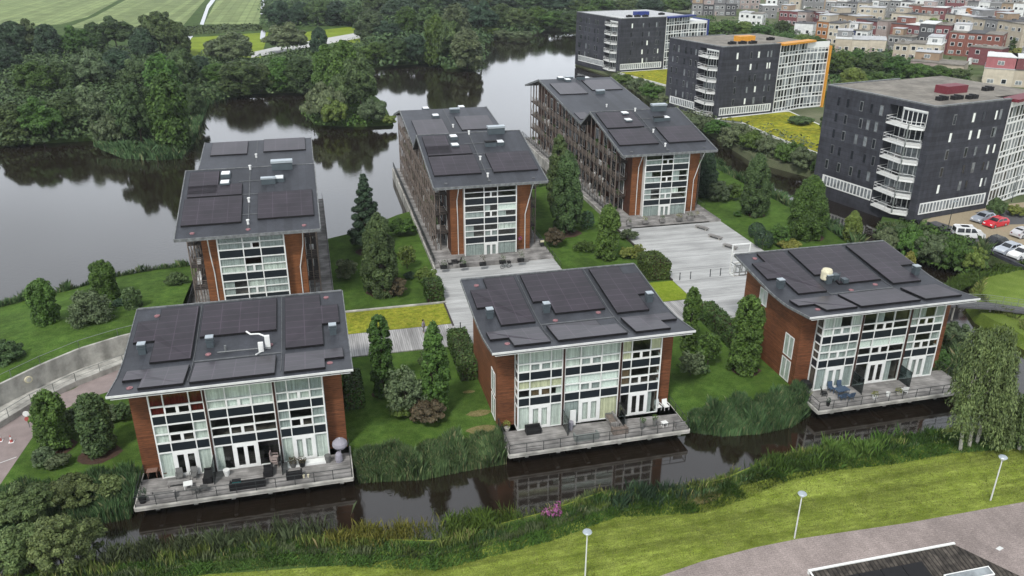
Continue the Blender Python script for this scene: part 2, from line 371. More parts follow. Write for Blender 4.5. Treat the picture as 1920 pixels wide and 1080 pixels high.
# ------------------------------------------------------------------ land and water
WZ = -1.4
def struct(mb, name, m): return tag(mb.build(name, m), kind='structure')
def land(name, poly, m, z=0.0, skirt=1.2, base=-2.2):
    """a flat piece of land with a sloping bank all round it"""
    poly = [(p[0], p[1]) for p in poly]; n = len(poly)
    area = sum(poly[i][0] * poly[(i + 1) % n][1] - poly[(i + 1) % n][0] * poly[i][1] for i in range(n))
    if area < 0: poly = poly[::-1]
    out = []
    for i in range(n):
        a = Vector(poly[i - 1]); b = Vector(poly[i]); c = Vector(poly[(i + 1) % n])
        d1 = (b - a).normalized(); d2 = (c - b).normalized()
        nn = Vector((d1.y, -d1.x)) + Vector((d2.y, -d2.x))
        nn = nn.normalized() * skirt if nn.length > .1 else Vector((d1.y, -d1.x)) * skirt
        out.append((b.x + nn.x, b.y + nn.y))
    mb = MB()
    tr = tessellate_polygon([[Vector((x, y, 0)) for x, y in poly]])
    vs = [(x, y, z) for x, y in poly] + [(x, y, base) for x, y in out]
    fs = []
    for f in tr:
        a, b, c = [poly[i] for i in f]
        fs.append(tuple(f) if (b[0] - a[0]) * (c[1] - a[1]) - (c[0] - a[0]) * (b[1] - a[1]) > 0 else tuple(f)[::-1])
    for i in range(n): fs.append((i, n + i, n + (i + 1) % n, (i + 1) % n))
    mb.add(vs, fs); return struct(mb, name, m)
def sheet(name, poly, m, z):
    mb = MB(); poly = [(p[0], p[1]) for p in poly]
    fs = []
    for f in tessellate_polygon([[Vector((x, y, 0)) for x, y in poly]]):
        a, b, c = [poly[i] for i in f]
        fs.append(tuple(f) if (b[0] - a[0]) * (c[1] - a[1]) - (c[0] - a[0]) * (b[1] - a[1]) > 0 else tuple(f)[::-1])
    mb.add([(x, y, z) for x, y in poly], fs); return struct(mb, name, m)
def A(*pts, z=0.0): return [at(x, y, z)[:2] for x, y in pts]
struct(MB().add([(-6000, -3000, WZ), (6000, -3000, WZ), (6000, 9000, WZ), (-6000, 9000, WZ)], [(0, 1, 2, 3)]), 'lake_water', M['water'])
# south bank: long lawn, road at the right
bank = [(-250, 40), (-60, 58.5), (-20.3, 57.2), (-15.4, 56.6), (-10.5, 58.2), (-4.3, 57.6), (1.5, 56), (6.3, 54.6), (10, 55), (15.7, 54.6), (21.7, 56.1), (24.7, 54.6),
        (28.9, 54.7), (33.6, 55.5), (38.3, 57), (43.8, 57.4), (49.4, 57), (55.8, 57.2), (60, 57.8), (63.4, 56.6), (70.6, 57.8), (82, 57), (120, 50), (400, 20), (400, -200), (-250, -200)]
bank = [(x, y - (1.2 + (1.2 if x < 12 else 0)) if 50 < y < 59 else y) for x, y in bank]
land('bank_lawn', bank, M['lawn'], 0, 1.2)
M['isl'] = grass('island_grass', (.09, .14, .02), (.14, .19, .04), .5)
sheet('rough_verge', [(x, y - (1.25 + (1.2 if x < 12 else 0)) if i < 17 else y - (.8 if x < 12 else 0)) for i, (x, y) in enumerate([(-60, 58.3), (-20.3, 57.1), (-15.4, 56.5), (-10.5, 58.1), (-4.3, 57.5), (1.5, 55.9), (6.3, 54.5), (10, 54.9), (15.7, 54.5), (21.7, 56), (28.9, 54.6), (33.6, 55.4), (38.3, 56.9), (43.8, 57.3), (49.4, 56.9), (55.8, 57.1), (63.4, 56.5), (82, 56.8),
      (65.3, 54.2), (60.5, 54.5), (52, 54.3), (40.1, 53.4), (29, 52.3), (19, 51.6), (10, 51.5), (1.5, 51.5), (-6.6, 52.6), (-13.4, 53.6), (-25, 53), (-60, 51)])], M['rough'], .006)
sheet('brick_road', [(14, 30), (19, 42.6), (22.3, 44.1), (26.4, 44.85), (31.3, 45.3), (35.2, 45.4), (45, 45), (56.4, 45), (90, 47), (90, -20), (14, -20)], M['road'], .01)
# estate: gardens between the houses
estate = [(-60, 70), (-40, 66.5), (-19, 66), (0.8, 66), (5.8, 65.2), (11, 65.2), (15, 66), (34, 65), (40.8, 64.5), (47.5, 66), (66, 67), (70.6, 67.5), (71.2, 74), (73, 82), (78, 92), (82.0, 104), (82.6, 112),
          (82.4, 131), (82.0, 146), (82, 157), (74, 160), (66.5, 146), (56, 144), (46, 148), (33.5, 143), (30, 130), (15.5, 136.5), (13, 135), (5, 127.6), (0, 125.2), (-8, 123), (-19.4, 118.6), (-23.4, 118.2), (-28.2, 116.8), (-33.8, 113), (-38.6, 111), (-41.8, 108.8), (-60, 98), (-90, 90), (-90, 72)]
land('garden_ground', estate, M['grass'], 0, 1.0)
WALL = [(-41, 66), (-37, 74), (-34.2, 80.6), (-30.05, 85.6), (-26.9, 88.6), (-23.3, 90.7), (-17.6, 93)]
SHORE = [(-75, 88), (-52, 103), (-41.8, 108.8), (-35, 113), (-28.2, 116.8), (-23.4, 118.2), (-17.6, 118.7)]
def loft(name, a, b, zf, rows, m):
    v = []; f = []; n = len(a)
    for k in range(rows + 1):
        t = k / rows
        for p, q in zip(a, b): v.append((p[0] * (1 - t) + q[0] * t, p[1] * (1 - t) + q[1] * t, zf(t)))
    for k in range(rows):
        for i in range(n - 1): f.append((k * n + i, k * n + i + 1, (k + 1) * n + i + 1, (k + 1) * n + i))
    return struct(MB().add(v, f), name, m)
loft('garden_mound', WALL, SHORE, lambda t: 2.45 - 2.4 * t ** 1.6, 14, M['grass'])
# ramp, path and retaining wall
sheet('cycle_path', [(-60, 60), (-29.6, 67.9), (-28.9, 75.4), (-27.6, 79.9), (-25.6, 82), (-22.5, 83.6), (-19, 84.8), (2, 84.8), (2, 90.4), (-18, 90.3), (-23.1, 89), (-24.7, 88.1), (-27.2, 84.6), (-30, 82.4), (-32.6, 80.1), (-36, 72), (-60, 66)], M['path'], .012)
KERB = [(-39.5, 63), (-36, 70), (-33.3, 76.6), (-30.4, 81.3), (-27.05, 85.0), (-22.9, 88.2), (-17.6, 90.3)]
sheet('raised_footway', [(a, b) for a, b in WALL] + [(a, b) for a, b in KERB[::-1]], M['concrete'], .45)
# island with the footbridge, far right
isl = A((1832, 527), (1862, 514), (1925, 504), z=-.6) + [(130, 92), (130, 68)] + A((1990, 668), (1925, 634), (1890, 614), (1864, 603), (1838, 588), (1822, 566), z=-.6)
land('island_lawn', isl, M['isl'], 0, .9)
sheet('island_path', A((1900, 569), (1925, 568), (1960, 566), (1960, 580), (1925, 580), (1900, 582), z=.01), M['concrete'], .012)
# bushy spit and car park
land('bushy_spit', [(89.8, 110), (89.6, 101.8), (91.2, 97.2), (95.4, 94.2), (98.2, 97), (98.3, 112), (95, 116)], M['rough'], -.4, .7)
town = [(98.6, 80), (98.6, 111), (101, 113)] + [(98.5, 134), (99.2, 143), (93.4, 158), (97, 193), (101.6, 194), (97, 219), (103.9, 271), (98.6, 300), (110, 330)] + A((1080, 58), (1010, 58), (985, 72), (900, 68), z=WZ) + [(90, 470), (300, 6500), (5500, 6500), (5500, 80)]
land('town_ground', town, M['ground'], 0, .6)
sheet('car_park', [(99.1, 84), (99.1, 110.8), (103, 113.2), (118.5, 115.8), (150, 118), (150, 84)], M['paving'], .01)
sheet('parking_bays', [(99.2, 84), (99.2, 110.4), (101.5, 110.9), (103.2, 104), (104.5, 84)], M['asphalt'], .016)
sheet('parking_bays', [(111.3, 113.2), (118.3, 114.4), (125, 113), (125, 104), (112, 106.5)], M['asphalt'], .018)
# woodland shore to the north-west and the fields beyond
wood = [(-400, 180), (-120, 205)] + A((0, 278), (100, 273), (180, 268), (238, 298), (332, 297), (350, 268), (380, 200), (440, 180), (500, 178), (570, 176), (600, 178), (648, 150), (700, 128), (760, 123), (818, 118), z=WZ) + \
       A((832, 130), (880, 129), (903, 108), (898, 72), z=WZ) + [(90, 470), (300, 6500), (-6000, 6500), (-6000, 180)]
land('woodland_ground', wood, M['rough'], 0, 1.2)
land('wooded_islet', [at(x, y, WZ)[:2] for x, y in ((568, 205), (590, 236), (660, 240), (733, 236), (715, 200), (690, 180), (610, 178))], M['rough'], -.3, 1.0)
def field(pts, m='field', z=.02): sheet('field', A(*pts), M[m], z)
field([(-300, 0), (-300, 66), (0, 58), (110, 52), (160, 38), (232, -2)])
field([(245, -2), (176, 36), (122, 58), (330, 64), (384, 0), (388, -2)])
field([(405, -2), (379, 50), (482, 49), (489, -2)])
field([(355, 75), (340, 108), (486, 112), (500, 64)], 'sedum3', .024)
field([(560, 64), (562, 86), (672, 82), (672, 50)], 'sedum3', .024)
sheet('ditch_water', A((397, -3), (384, 14), (371, 50), (378, 51), (388, 20), (405, -3)), M['water'], .03)
sheet('ditch_water', A((487, -3), (484, 30), (492, 30), (496, -3)), M['water'], .03)
sheet('ditch_water', A((486, 58), (484, 76), (492, 82), (495, 62)), M['water'], .034)
sheet('ditch_water', A((346, 70), (350, 84), (357, 74), (362, 68)), M['water'], .034)
M['palepath'] = mat('pale_concrete_path', (.45, .45, .44), .9, .12, .5)
sheet('country_road', A((-60, 192), (30, 176), (38, 190), (-60, 204)), M['palepath'], .028)
sheet('country_road', A((468, 102), (520, 90), (675, 62), (675, 73), (520, 102), (468, 112)), M['palepath'], .04)
# terraces and boardwalks
def deckbox(name, x0, x1, y0, y1, z, m, th=.35):
    return struct(MB().box(x0, x1, y0, y1, z - th, z), name, m)
deckbox('boardwalk', 2.1, 14.9, 84.8, 90.6, .12, M['boardsx'])
deckbox('boardwalk', -16, 2.1, 84.8, 90.6, .1, M['boardsx'])
deckbox('boardwalk', 33.3, 47.2, 84.8, 90.6, .1, M['boardsx'])
deckbox('timber_terrace', 14.9, 33.3, 81, 108.9, .12, M['decklight'])
deckbox('timber_terrace', 47.2, 65.6, 81, 118.8, .12, M['decklight'])
deckbox('house_platform', 15.4, 33.3, 108.9, 163.5, .42, M['deck'], 1.2)
deckbox('house_platform', 47.3, 65.6, 118.8, 184, .42, M['deck'], 1.2)
deckbox('house_platform', -17.6, .9, 94.5, 146, .42, M['deck'], 1.2)
struct(MB().box(15.2, 15.4, 108, 163.5, -1.6, .6).box(47.1, 47.3, 118.8, 184, -1.6, .6), 'platform_edge', M['concrete'])
struct(MB().box(1.1, 15.1, 96.9, 97.25, -.1, .25), 'sedum_kerb', M['concrete'])
sheet('sedum_bed', [(.9, 90.7), (14.85, 90.7), (14.85, 96.88), (.9, 96.88)], M['sedum'], .1)
sheet('sedum_bed', [(33.4, 90.7), (47.15, 90.7), (47.15, 97), (33.4, 97)], M['sedum3'], .1)
struct(MB().box(47.0, 47.2, 97, 118.8, -.3, .3).box(14.7, 14.9, 90, 108, -.3, .2), 'terrace_edge', M['galdark'])

# ------------------------------------------------------------------ glazing
FR = {'g': M['glass']}
def glazing(root, xs, x_split, rows, y, ztop, name='window_bay', curtains=None, door=True, fw=.11, split=None, depth=.16, retl=None):
    """one white glazed bay in the plane y: xs = [(x0,x1) of each column], x_split = column with the double opening lights.
    rows = [(z0,z1,kind)] ; curtains = {(row,col): material key}"""
    X0 = xs[0][0] - fw; X1 = xs[-1][1] + fw
    fr = MB()
    zs = [r[0] for r in rows] + [rows[-1][1]]
    fr.box(X0, xs[0][0], y, y + depth, 0, ztop); fr.box(xs[-1][1], X1, y, y + depth, 0, ztop)
    for a, b in zip(xs[:-1], xs[1:]): fr.box(a[1], b[0], y + .002, y + depth, 0, ztop)
    prev = 0.0
    for z0, z1, k in rows:
        for (a, b) in xs: fr.box(a, b, y + .004, y + depth - .01, prev, z0)
        prev = z1
    for (a, b) in xs: fr.box(a, b, y + .004, y + depth - .01, prev, ztop)
    for ri, (z0, z1, k) in enumerate(rows):
        a, b = xs[x_split]; c = (a + b) / 2
        if k == 'low': fr.box(c - .07, c + .07, y - .01, y + depth, z0, z1)
        if k == 'low':
            for (p, q) in ((a, c - .07), (c + .07, b)):
                fr.box(p, p + .06, y - .012, y + .05, z0, z1); fr.box(q - .06, q, y - .012, y + .05, z0, z1); fr.box(p, q, y - .014, y + .05, z1 - .05, z1); fr.box(p, q, y - .014, y + .05, z0, z0 + .05)
    f = fr.build(name, M['white'], root)
    for ri, (z0, z1, k) in enumerate(rows):
        for ci, (a, b) in enumerate(xs):
            if k == 'panel':
                MB().box(a, b, y + .045, y + .1, z0, z1).build('spandrel_panel', M['panel'], f, root.get('_o')); continue
            if k == 'ground' and ci == x_split and door:
                d = MB(); c = (a + b) / 2
                for (p, q) in ((a + .12, c), (c, b - .12)):
                    d.box(p, p + .16, y - .02, y + .06, .06, z1 - .1); d.box(q - .16, q, y - .02, y + .06, .06, z1 - .1)
                    d.box(p + .16, q - .16, y - .021, y + .06, .06, .3); d.box(p + .16, q - .16, y - .021, y + .06, z1 - .28, z1 - .1)
                d.box(a, a + .12, y - .01, y + .08, 0, z1); d.box(b - .12, b, y - .01, y + .08, 0, z1); d.box(a + .12, b - .12, y - .01, y + .08, z1 - .1, z1)
                dd = d.build('double_door', M['white'], f, root.get('_o'))
            pane = MB().box(a, b, y + .06, y + .075, z0, z1).build('pane', M['glass'], f, root.get('_o'))
            cu = (curtains or {}).get((ri, ci))
            if cu:
                q = MB(); n = max(4, int((b - a) / .16)); vs = []
                lo, hi = (a, b)
                if cu.startswith('half'): hi = a + (b - a) * .45; cu = cu[4:]
                if cu.startswith('rhalf'): lo = a + (b - a) * .5; cu = cu[5:]
                for i in range(n + 1):
                    x = lo + (hi - lo) * i / n; yy = y + .17 + (.04 if i % 2 else 0)
                    vs += [(x, yy, z0 - .1), (x, yy, z1 + .1)]
                q.add(vs, [(2 * i, 2 * i + 2, 2 * i + 3, 2 * i + 1) for i in range(n)])
                q.build('curtain', M[cu], f, root.get('_o'))
    return f
def rooms(root, x0, x1, y0, y1, floors, ztop, name='interior'):
    m = MB()
    m.box(x0, x1, y1, y1 + .1, 0, ztop); m.box(x0 - .1, x0, y0, y1, 0, ztop); m.box(x1, x1 + .1, y0, y1, 0, ztop)
    for z in floors: m.box(x0, x1, y0, y1, z - .15, z)
    return m.build(name, M['interior'], root)
FROWS = [(.08, 2.56, 'ground'), (2.7, 3.55, 'panel'), (3.69, 4.46, 'low'), (4.57, 5.4, 'up'), (5.54, 6.38, 'panel'), (6.52, 7.25, 'low'), (7.36, 9.24, 'top')]
FB = [[(2.88, 3.93), (4.02, 6.03), (6.12, 7.16)], [(7.52, 8.99), (9.09, 11.13), (11.23, 12.99)], [(13.34, 14.22), (14.31, 16.18), (16.27, 17.3)]]
def fprof(y):
    y0, y1, y2 = 64.53, 70.4, 80.48
    if y < 68.6: return 9.6 + (y - y0) * (9.08 - 9.6) / (68.6 - y0)
    if y < 72.2:
        t = (y - 68.6) / 3.6; return 9.08 - .1 * t * 1 + .195 * t * t * 1.0 + t * (0.0)
    return 9.175 + (y - 72.2) * (10.31 - 9.175) / (80.48 - 72.2)
def roof_slab(root, x0, x1, ys, pf, th, name='roof', m=None):
    v = []; f = []
    for y in ys: z = pf(y); v += [(x0, y, z - .03), (x1, y, z - .03), (x1, y, z - th), (x0, y, z - th)]
    n = len(ys)
    for i in range(n - 1):
        a = 4 * i; b = a + 4
        f += [(a, a + 1, b + 1, b), (a + 3, b + 3, b + 2, a + 2), (a, b, b + 3, a + 3), (a + 1, a + 2, b + 2, b + 1)]
    f += [(0, 3, 2, 1), (4 * n - 4, 4 * n - 3, 4 * n - 2, 4 * n - 1)]
    return MB().add(v, f).build(name, m or M['roof'], root)
def strip(mb, x0, x1, ys, pf, lo, hi):
    """a bar that follows the roof profile"""
    v = []; f = []
    for y in ys: z = pf(y); v += [(x0, y, z + hi), (x1, y, z + hi), (x1, y, z + lo), (x0, y, z + lo)]
    n = len(ys)
    for i in range(n - 1):
        a = 4 * i; b = a + 4
        f += [(a, a + 1, b + 1, b), (a + 3, b + 3, b + 2, a + 2), (a, b, b + 3, a + 3), (a + 1, a + 2, b + 2, b + 1)]
    f += [(0, 3, 2, 1), (4 * n - 4, 4 * n - 3, 4 * n - 2, 4 * n - 1)]
    mb.add(v, f)
def array(root, poly, pf, h=.2):
    """a solar array: dark frame with a gridded glass top that follows the roof slope"""
    zf = lambda x, y: pf(y)
    f = MB().prism(poly, .0, h, 0, zf).build('solar_array', M['pvedge'], root)
    cx = sum(p[0] for p in poly) / len(poly); cy = sum(p[1] for p in poly) / len(poly)
    n = len(poly); ins = []
    area = sum(poly[i][0] * poly[(i + 1) % n][1] - poly[(i + 1) % n][0] * poly[i][1] for i in range(n))
    pp = poly if area > 0 else poly[::-1]
    for i in range(n):
        a = Vector(pp[i - 1]); b = Vector(pp[i]); c = Vector(pp[(i + 1) % n])
        d1 = (b - a).normalized(); d2 = (c - b).normalized()
        v = Vector((-d1.y - d2.y, d1.x + d2.x)); ins.append((b.x + .05 * v.x, b.y + .05 * v.y))
    minx = min(p[0] for p in ins); miny = min(p[1] for p in ins)
    g_ = MB().prism(ins, h + .004, h + .016, 0, zf)
    o = g_.build('solar_modules', M['pv'], f, (minx, miny, 0))
    o.location = (minx - root['_o'][0], miny - root['_o'][1], -root['_o'][2])
    return f
def vent(root, x, y, pf, m='steel', s=1.0, name='roof_vent'):
    z = pf(y); v = MB().box(x - .32 * s, x + .32 * s, y - .3 * s, y + .3 * s, z - .1, z + .55 * s).box(x - .38 * s, x + .38 * s, y - .36 * s, y + .36 * s, z + .55 * s, z + .7 * s)
    v.box(x - .34 * s, x + .34 * s, y - .32 * s, y + .32 * s, z + .75 * s, z + .92 * s)
    o = v.build(name, M['bluegrey'], root)
    MB().box(x - .36 * s, x + .36 * s, y - .34 * s, y + .34 * s, z + .92 * s, z + 1.0 * s).build('vent_cap', M[m], o, root['_o'])
def side_window(root, x, y0, y1, z0, z1, nx=-1):
    f = MB(); a, b = (x - .06, x + .1)
    f.box(a, b, y0, y0 + .1, z0, z1).box(a, b, y1 - .1, y1, z0, z1).box(a, b, (y0 + y1) / 2 - .06, (y0 + y1) / 2 + .06, z0, z1)
    f.box(a + .002, b, y0 + .1, y1 - .1, z0, z0 + .1).box(a + .002, b, y0 + .1, y1 - .1, z1 - .1, z1)
    o = f.build('side_window', M['white'], root)
    MB().box(x - .03, x - .015, y0 + .1, y1 - .1, z0 + .1, z1 - .1).build('pane', M['glass'], o, root['_o'])
    q = MB(); q.add([(x - .008, y0 + .1, z0), (x - .008, y1 - .1, z0), (x - .008, y1 - .1, z1), (x - .008, y0 + .1, z1)], [(0, 3, 2, 1)]).build('curtain', M['cur_w'], o, root['_o'])
def railing(pts, h, m, name='railing', parent=None, posts=1.6, rails=(1.0, .55, .12), r=.022, glassy=None, org=None, z=None):
    mb = MB()
    for (a, b) in zip(pts[:-1], pts[1:]):
        a = Vector(a); b = Vector(b); n = max(1, int((b - a).length / posts))
        for i in range(n + 1):
            p = a.lerp(b, i / n); mb.bar(p, p + Vector((0, 0, h)), r * 1.5, 0, 5)
        for k in rails: mb.bar(a + Vector((0, 0, h * k)), b + Vector((0, 0, h * k)), r * (1.4 if k == 1.0 else .8), 0, 5)
    return mb.build(name, m, parent, org)

def front_house(x0, label, arrays, dots, cur, extra):
    org = (x0 + 10, 66, 0)
    t = thing('canal_house', label, 'house', org, group=None, world=True)
    X = lambda a: x0 + a
    # timber walls round the glazed bays
    w_ = MB()
    zt = lambda y: fprof(y) - .27
    def wall(xa, xb, ya, yb):
        w_.add([(xa, ya, -.3), (xb, ya, -.3), (xb, yb, -.3), (xa, yb, -.3), (xa, ya, zt(ya)), (xb, ya, zt(ya)), (xb, yb, zt(yb)), (xa, yb, zt(yb))],
               [(0, 3, 2, 1), (4, 5, 6, 7), (0, 1, 5, 4), (1, 2, 6, 5), (2, 3, 7, 6), (3, 0, 4, 7)])
    wall(X(1.05), X(2.72), 67, 67.3); wall(X(17.46), X(19.1), 67, 67.3)
    for xa in (1.05, 18.8): wall(X(xa), X(xa + .3), 67.3, 70.4); wall(X(xa), X(xa + .3), 70.4, 72.2); wall(X(xa), X(xa + .3), 72.2, 78.6)
    wall(X(1.05), X(19.1), 78.6, 78.9)
    w_.build('timber_wall', M['wood'], t)
    for a, b in ((.75, 1.05), (19.1, 19.3)): MB().box(X(a), X(b), 67.2, 80.5, -1.2, -.02).build('plinth', M['concrete'], t)
    for a, b in ((7.25, 7.42), (13.08, 13.26)): MB().box(X(a), X(b), 65.7, 67, 0, 9.1).build('party_post', M['darkwood'], t)
    for bi, cols in enumerate(FB):
        cols = [(X(a), X(b)) for a, b in cols]
        glazing(t, cols, 1, FROWS, 65.8, 9.32, curtains=cur[bi])
    # glazed returns at both ends of the projecting bay
    for xa in (2.74, 17.3):
        f = MB(); xb = xa + .14; prev = 0
        for z0, z1, k in FROWS: f.box(X(xa), X(xb), 65.96, 67, prev, z0); prev = z1
        f.box(X(xa), X(xb), 65.96, 67, prev, 9.2).box(X(xa), X(xb), 66.88, 67.0, 0, 9.19)
        o = f.build('return_frame', M['white'], t)
        for z0, z1, k in FROWS:
            MB().box(X(xa) + .05, X(xa) + .07, 65.96, 66.88, z0, z1).build('spandrel_panel' if k == 'panel' else 'pane', M['panel'] if k == 'panel' else M['glass'], o, org)
    rooms(t, X(2.95), X(7.2), 66.3, 70.5, (0, 3.2, 6.0), 8.8); rooms(t, X(7.5), X(13.05), 66.3, 70.5, (0, 3.2, 6.0), 8.8); rooms(t, X(13.35), X(17.2), 66.3, 70.5, (0, 3.2, 6.0), 8.8)
    for (ya, yb, za, zb) in ((67.9, 69.6, .1, 2.6), (67.9, 69.6, 2.9, 5.4), (74.0, 75.6, 6.3, 8.2)): side_window(t, X(1.05), ya, yb, za, zb)
    # roof with fascia and edge trims
    ys = [64.53, 66.5, 68.6, 69.5, 70.4, 71.3, 72.2, 76, 80.48]
    r_ = roof_slab(t, X(.06), X(20.1), ys, fprof, .24)
    e = MB(); strip(e, X(0), X(.08), ys, fprof, -.24, .03); strip(e, X(20.08), X(20.16), ys, fprof, -.24, .03)
    e.box(X(.12), X(20.04), 80.4, 80.55, 9.95, 10.4)
    e.build('edge_trim', M['trim'], t)
    MB().box(X(0), X(20.16), 64.46, 64.53, 9.42, 9.62).build('front_fascia', M['fascia'], t)
    MB().box(X(.3), X(19.9), 64.56, 65.75, 9.2, 9.25).build('soffit', M['fascia'], t)
    for poly in arrays: array(t, [(X(a), b) for a, b in poly], fprof)
    sm = MB()
    for xx in (6.2, 13.95): strip(sm, X(xx) - .03, X(xx) + .03, [66, 68.6, 70.4, 72.2, 80.2], fprof, -.02, .035)
    strip(sm, X(6.3), X(14), [70.1, 70.3], fprof, -.02, .03)
    sm.build('roof_cable_duct', M['duct'], t)
    for i, (a, b) in enumerate(dots):
        z = fprof(b); MB().lathe([(.27, -.1), (.27, .04), (.14, .04), (.08, .1)], (X(a), b, z), 10).build('roof_anchor', M['anchor'], t)
    for a in (1.58, 7.5, 18.75): vent(t, X(a), 72.75, fprof)
    # cantilevered deck
    d0, d1, dy = X(1.05), X(19.25), 62.05
    cuts = [d0, X(7.33), X(13.17), d1]
    dk = MB(); dk.box(d0, d1, dy, 67.0, -.22, 0)
    deck = dk.build('deck', M['deck'], t)
    MB().box(d0 - .03, d1 + .03, dy - .1, dy, -.34, .04).box(d0 - .1, d0, dy, 67.0, -.34, .04).box(d1, d1 + .1, dy, 67.0, -.34, .04).box(d0, d1, dy - .16, dy - .1, -.12, .02).build('deck_edge_beam', M['concrete'], deck, org)
    for k in range(6): MB().box(X(2.6 + 3.1 * k), X(2.95 + 3.1 * k), dy + .1, 67, -.62, -.34).build('beam', M['concrete'], deck, org)
    for k in range(4):
        for yy in (64.4,): MB().box(X(2 + 5.4 * k), X(2.4 + 5.4 * k), yy, yy + .4, -2.4, -.34).build('pile', M['concrete'], deck, org)
    railing([(d0 + .05, 66.9, 0), (d0 + .05, dy + .08, 0), (d1 - .05, dy + .08, 0), (d1 - .05, 66.9, 0)], 1.0, M['rail'], 'railing', deck, 1.55, org=org)
    for xx in (7.33, 13.17):
        s_ = MB(); s_.bar((X(xx), 65.7, 0), (X(xx), 65.7, 1.9), .04).bar((X(xx), 63.9, 0), (X(xx), 63.9, 1.9), .05).bar((X(xx), 65.7, 1.9), (X(xx), 63.9, 1.9), .035).bar((X(xx), 65.7, .1), (X(xx), 63.9, .1), .03).bar((X(xx), 65.7, 1.0), (X(xx), 63.9, 1.0), .025)
        o = s_.build('divider_frame', M['rail'], t)
        MB().box(X(xx) - .01, X(xx) + .01, 63.95, 65.66, .12, 1.88).build('divider_glass', M['screen'], o, org)
    if extra: extra(t, X)
    return t
ARR_A = [[(.55, 74.2), (2.45, 74.2), (2.45, 70.55), (6.0, 70.55), (6.0, 79.75), (2.45, 79.75), (2.45, 77.8), (.55, 77.8)],
         [(6.45, 74.1), (13.5, 74.1), (13.5, 79.8), (6.45, 79.8)],
         [(14.3, 70.6), (17.8, 70.6), (17.8, 74.25), (19.5, 74.25), (19.5, 77.6), (17.8, 77.6), (17.8, 79.75), (14.3, 79.75)],
         [(.75, 67.3), (2.35, 67.3), (2.35, 65.2), (6.0, 65.2), (6.0, 69.4), (.75, 69.4)],
         [(6.45, 65.25), (13.5, 65.25), (13.5, 69.5), (6.45, 69.5)],
         [(14.25, 65.25), (17.8, 65.25), (17.8, 67.4), (19.5, 67.4), (19.5, 69.5), (14.25, 69.5)]]
ARR_B = [[(.6, 74.3), (2.25, 74.3), (2.25, 70.65), (5.8, 70.65), (5.8, 79.9), (2.4, 79.9), (2.4, 77.8), (.6, 77.8)],
         [(6.55, 74.4), (8.2, 74.4), (8.2, 71.9), (13.6, 71.9), (13.6, 79.95), (6.55, 79.95)],
         [(14.45, 70.7), (17.95, 70.7), (17.95, 73.9), (19.7, 73.9), (19.7, 78.2), (17.95, 78.2), (17.95, 79.9), (14.45, 79.9)],
         [(.5, 67.6), (2.3, 67.6), (2.3, 65.4), (5.85, 65.4), (5.85, 69.55), (.5, 69.55)],
         [(6.6, 65.5), (13.55, 65.5), (13.5, 68.3), (11.8, 68.3), (11.8, 69.6), (6.6, 69.6)],
         [(14.4, 65.5), (18, 65.5), (18, 67.8), (19.7, 67.8), (19.7, 69.6), (14.4, 69.6)]]
ARR_C = [[(.9, 74.3), (2.6, 74.3), (2.6, 70.7), (6.05, 70.7), (6.05, 79.9), (2.6, 79.9), (2.6, 77.9), (.9, 77.9)],
         [(6.7, 74.2), (8.4, 74.2), (8.4, 72), (13.7, 72), (13.7, 79.95), (6.7, 79.95)],
         [(14.4, 70.8), (18, 70.8), (18, 74.4), (19.8, 74.4), (19.8, 79.9), (14.4, 79.9)],
         [(.75, 67.7), (2.6, 67.7), (2.6, 65.6), (6.2, 65.6), (6.2, 69.5), (.75, 69.5)],
         [(6.65, 65.6), (13.75, 65.6), (13.75, 69.6), (6.65, 69.6)],
         [(14.4, 65.7), (18.9, 65.7), (18.9, 69.6), (14.4, 69.6)]]
def cset(spec):
    d = {}
    for k, v in spec.items():
        for c in k[1]: d[(k[0], c)] = v
    return d
glassrows = {'g': 0, 'l1': 2, 'u1': 3, 'l2': 5, 't': 6}
def CU(**kw):
    """g='w.w' three columns: w white, g grey, r red, b beige, B blind, n brown blind, . none"""
    key = {'w': 'cur_w', 'g': 'cur_g', 'r': 'cur_r', 'b': 'cur_b', 'B': 'blind', 'n': 'brownblind', 'h': 'halfcur_w', 'H': 'rhalfcur_w', 'k': 'halfcur_g'}
    d = {}
    for r, s in kw.items():
        for i, ch in enumerate(s):
            if ch != '.': d[(glassrows[r], i)] = key[ch]
    return d
def extraA(t, X):
    z = fprof(70.9)
    q = MB(); q.box(X(11.9), X(12.35), 70.7, 71.0, z, z + .9).box(X(12.5), X(12.95), 71.2, 71.5, z, z + 1.3).box(X(11.95), X(12.3), 70.66, 70.7, z + .2, z + .7)
    q.path([(X(12.7), 71.3, z + 1.2), (X(12.0), 72.0, z + 1.25), (X(11.2), 72.6, z + 1.0), (X(10.8), 73.1, z + 1.1)], .08).bar((X(12.1), 70.7, z), (X(11.7), 69.8, z + .25), .06)
    q.build('roof_ventilation_unit', M['white'], t)
    MB().bar((X(8.2), 71.3, z + .12), (X(13.0), 71.2, z + .12), .06).bar((X(8.9), 71.8, z), (X(8.9), 71.8, z + .5), .12).build('roof_pipe', M['trim'], t)
def extraC(t, X):
    z = fprof(73.2)
    MB().lathe([(.5, 0), (.62, .15), (.62, 1.0), (.5, 1.25), (.2, 1.3)], (X(7.5), 73.2, z + .1), 14).build('water_barrel', M['foam'], t)
    MB().box(X(8.2), X(8.9), 72.7, 73.5, z, z + .7).box(X(8.9), X(9.5), 71.9, 72.6, z, z + .45).bar((X(8.6), 72.4, z), (X(8.6), 72.4, z + 1.2), .05).build('roof_equipment', M['bluegrey'], t)
    MB().box(X(-.2), X(.0), 78.3, 80.6, 9.3, 9.34).build('corner_flashing', M['trim'], t)
XA, XB, XC = -18.54, 14.11, 46.64
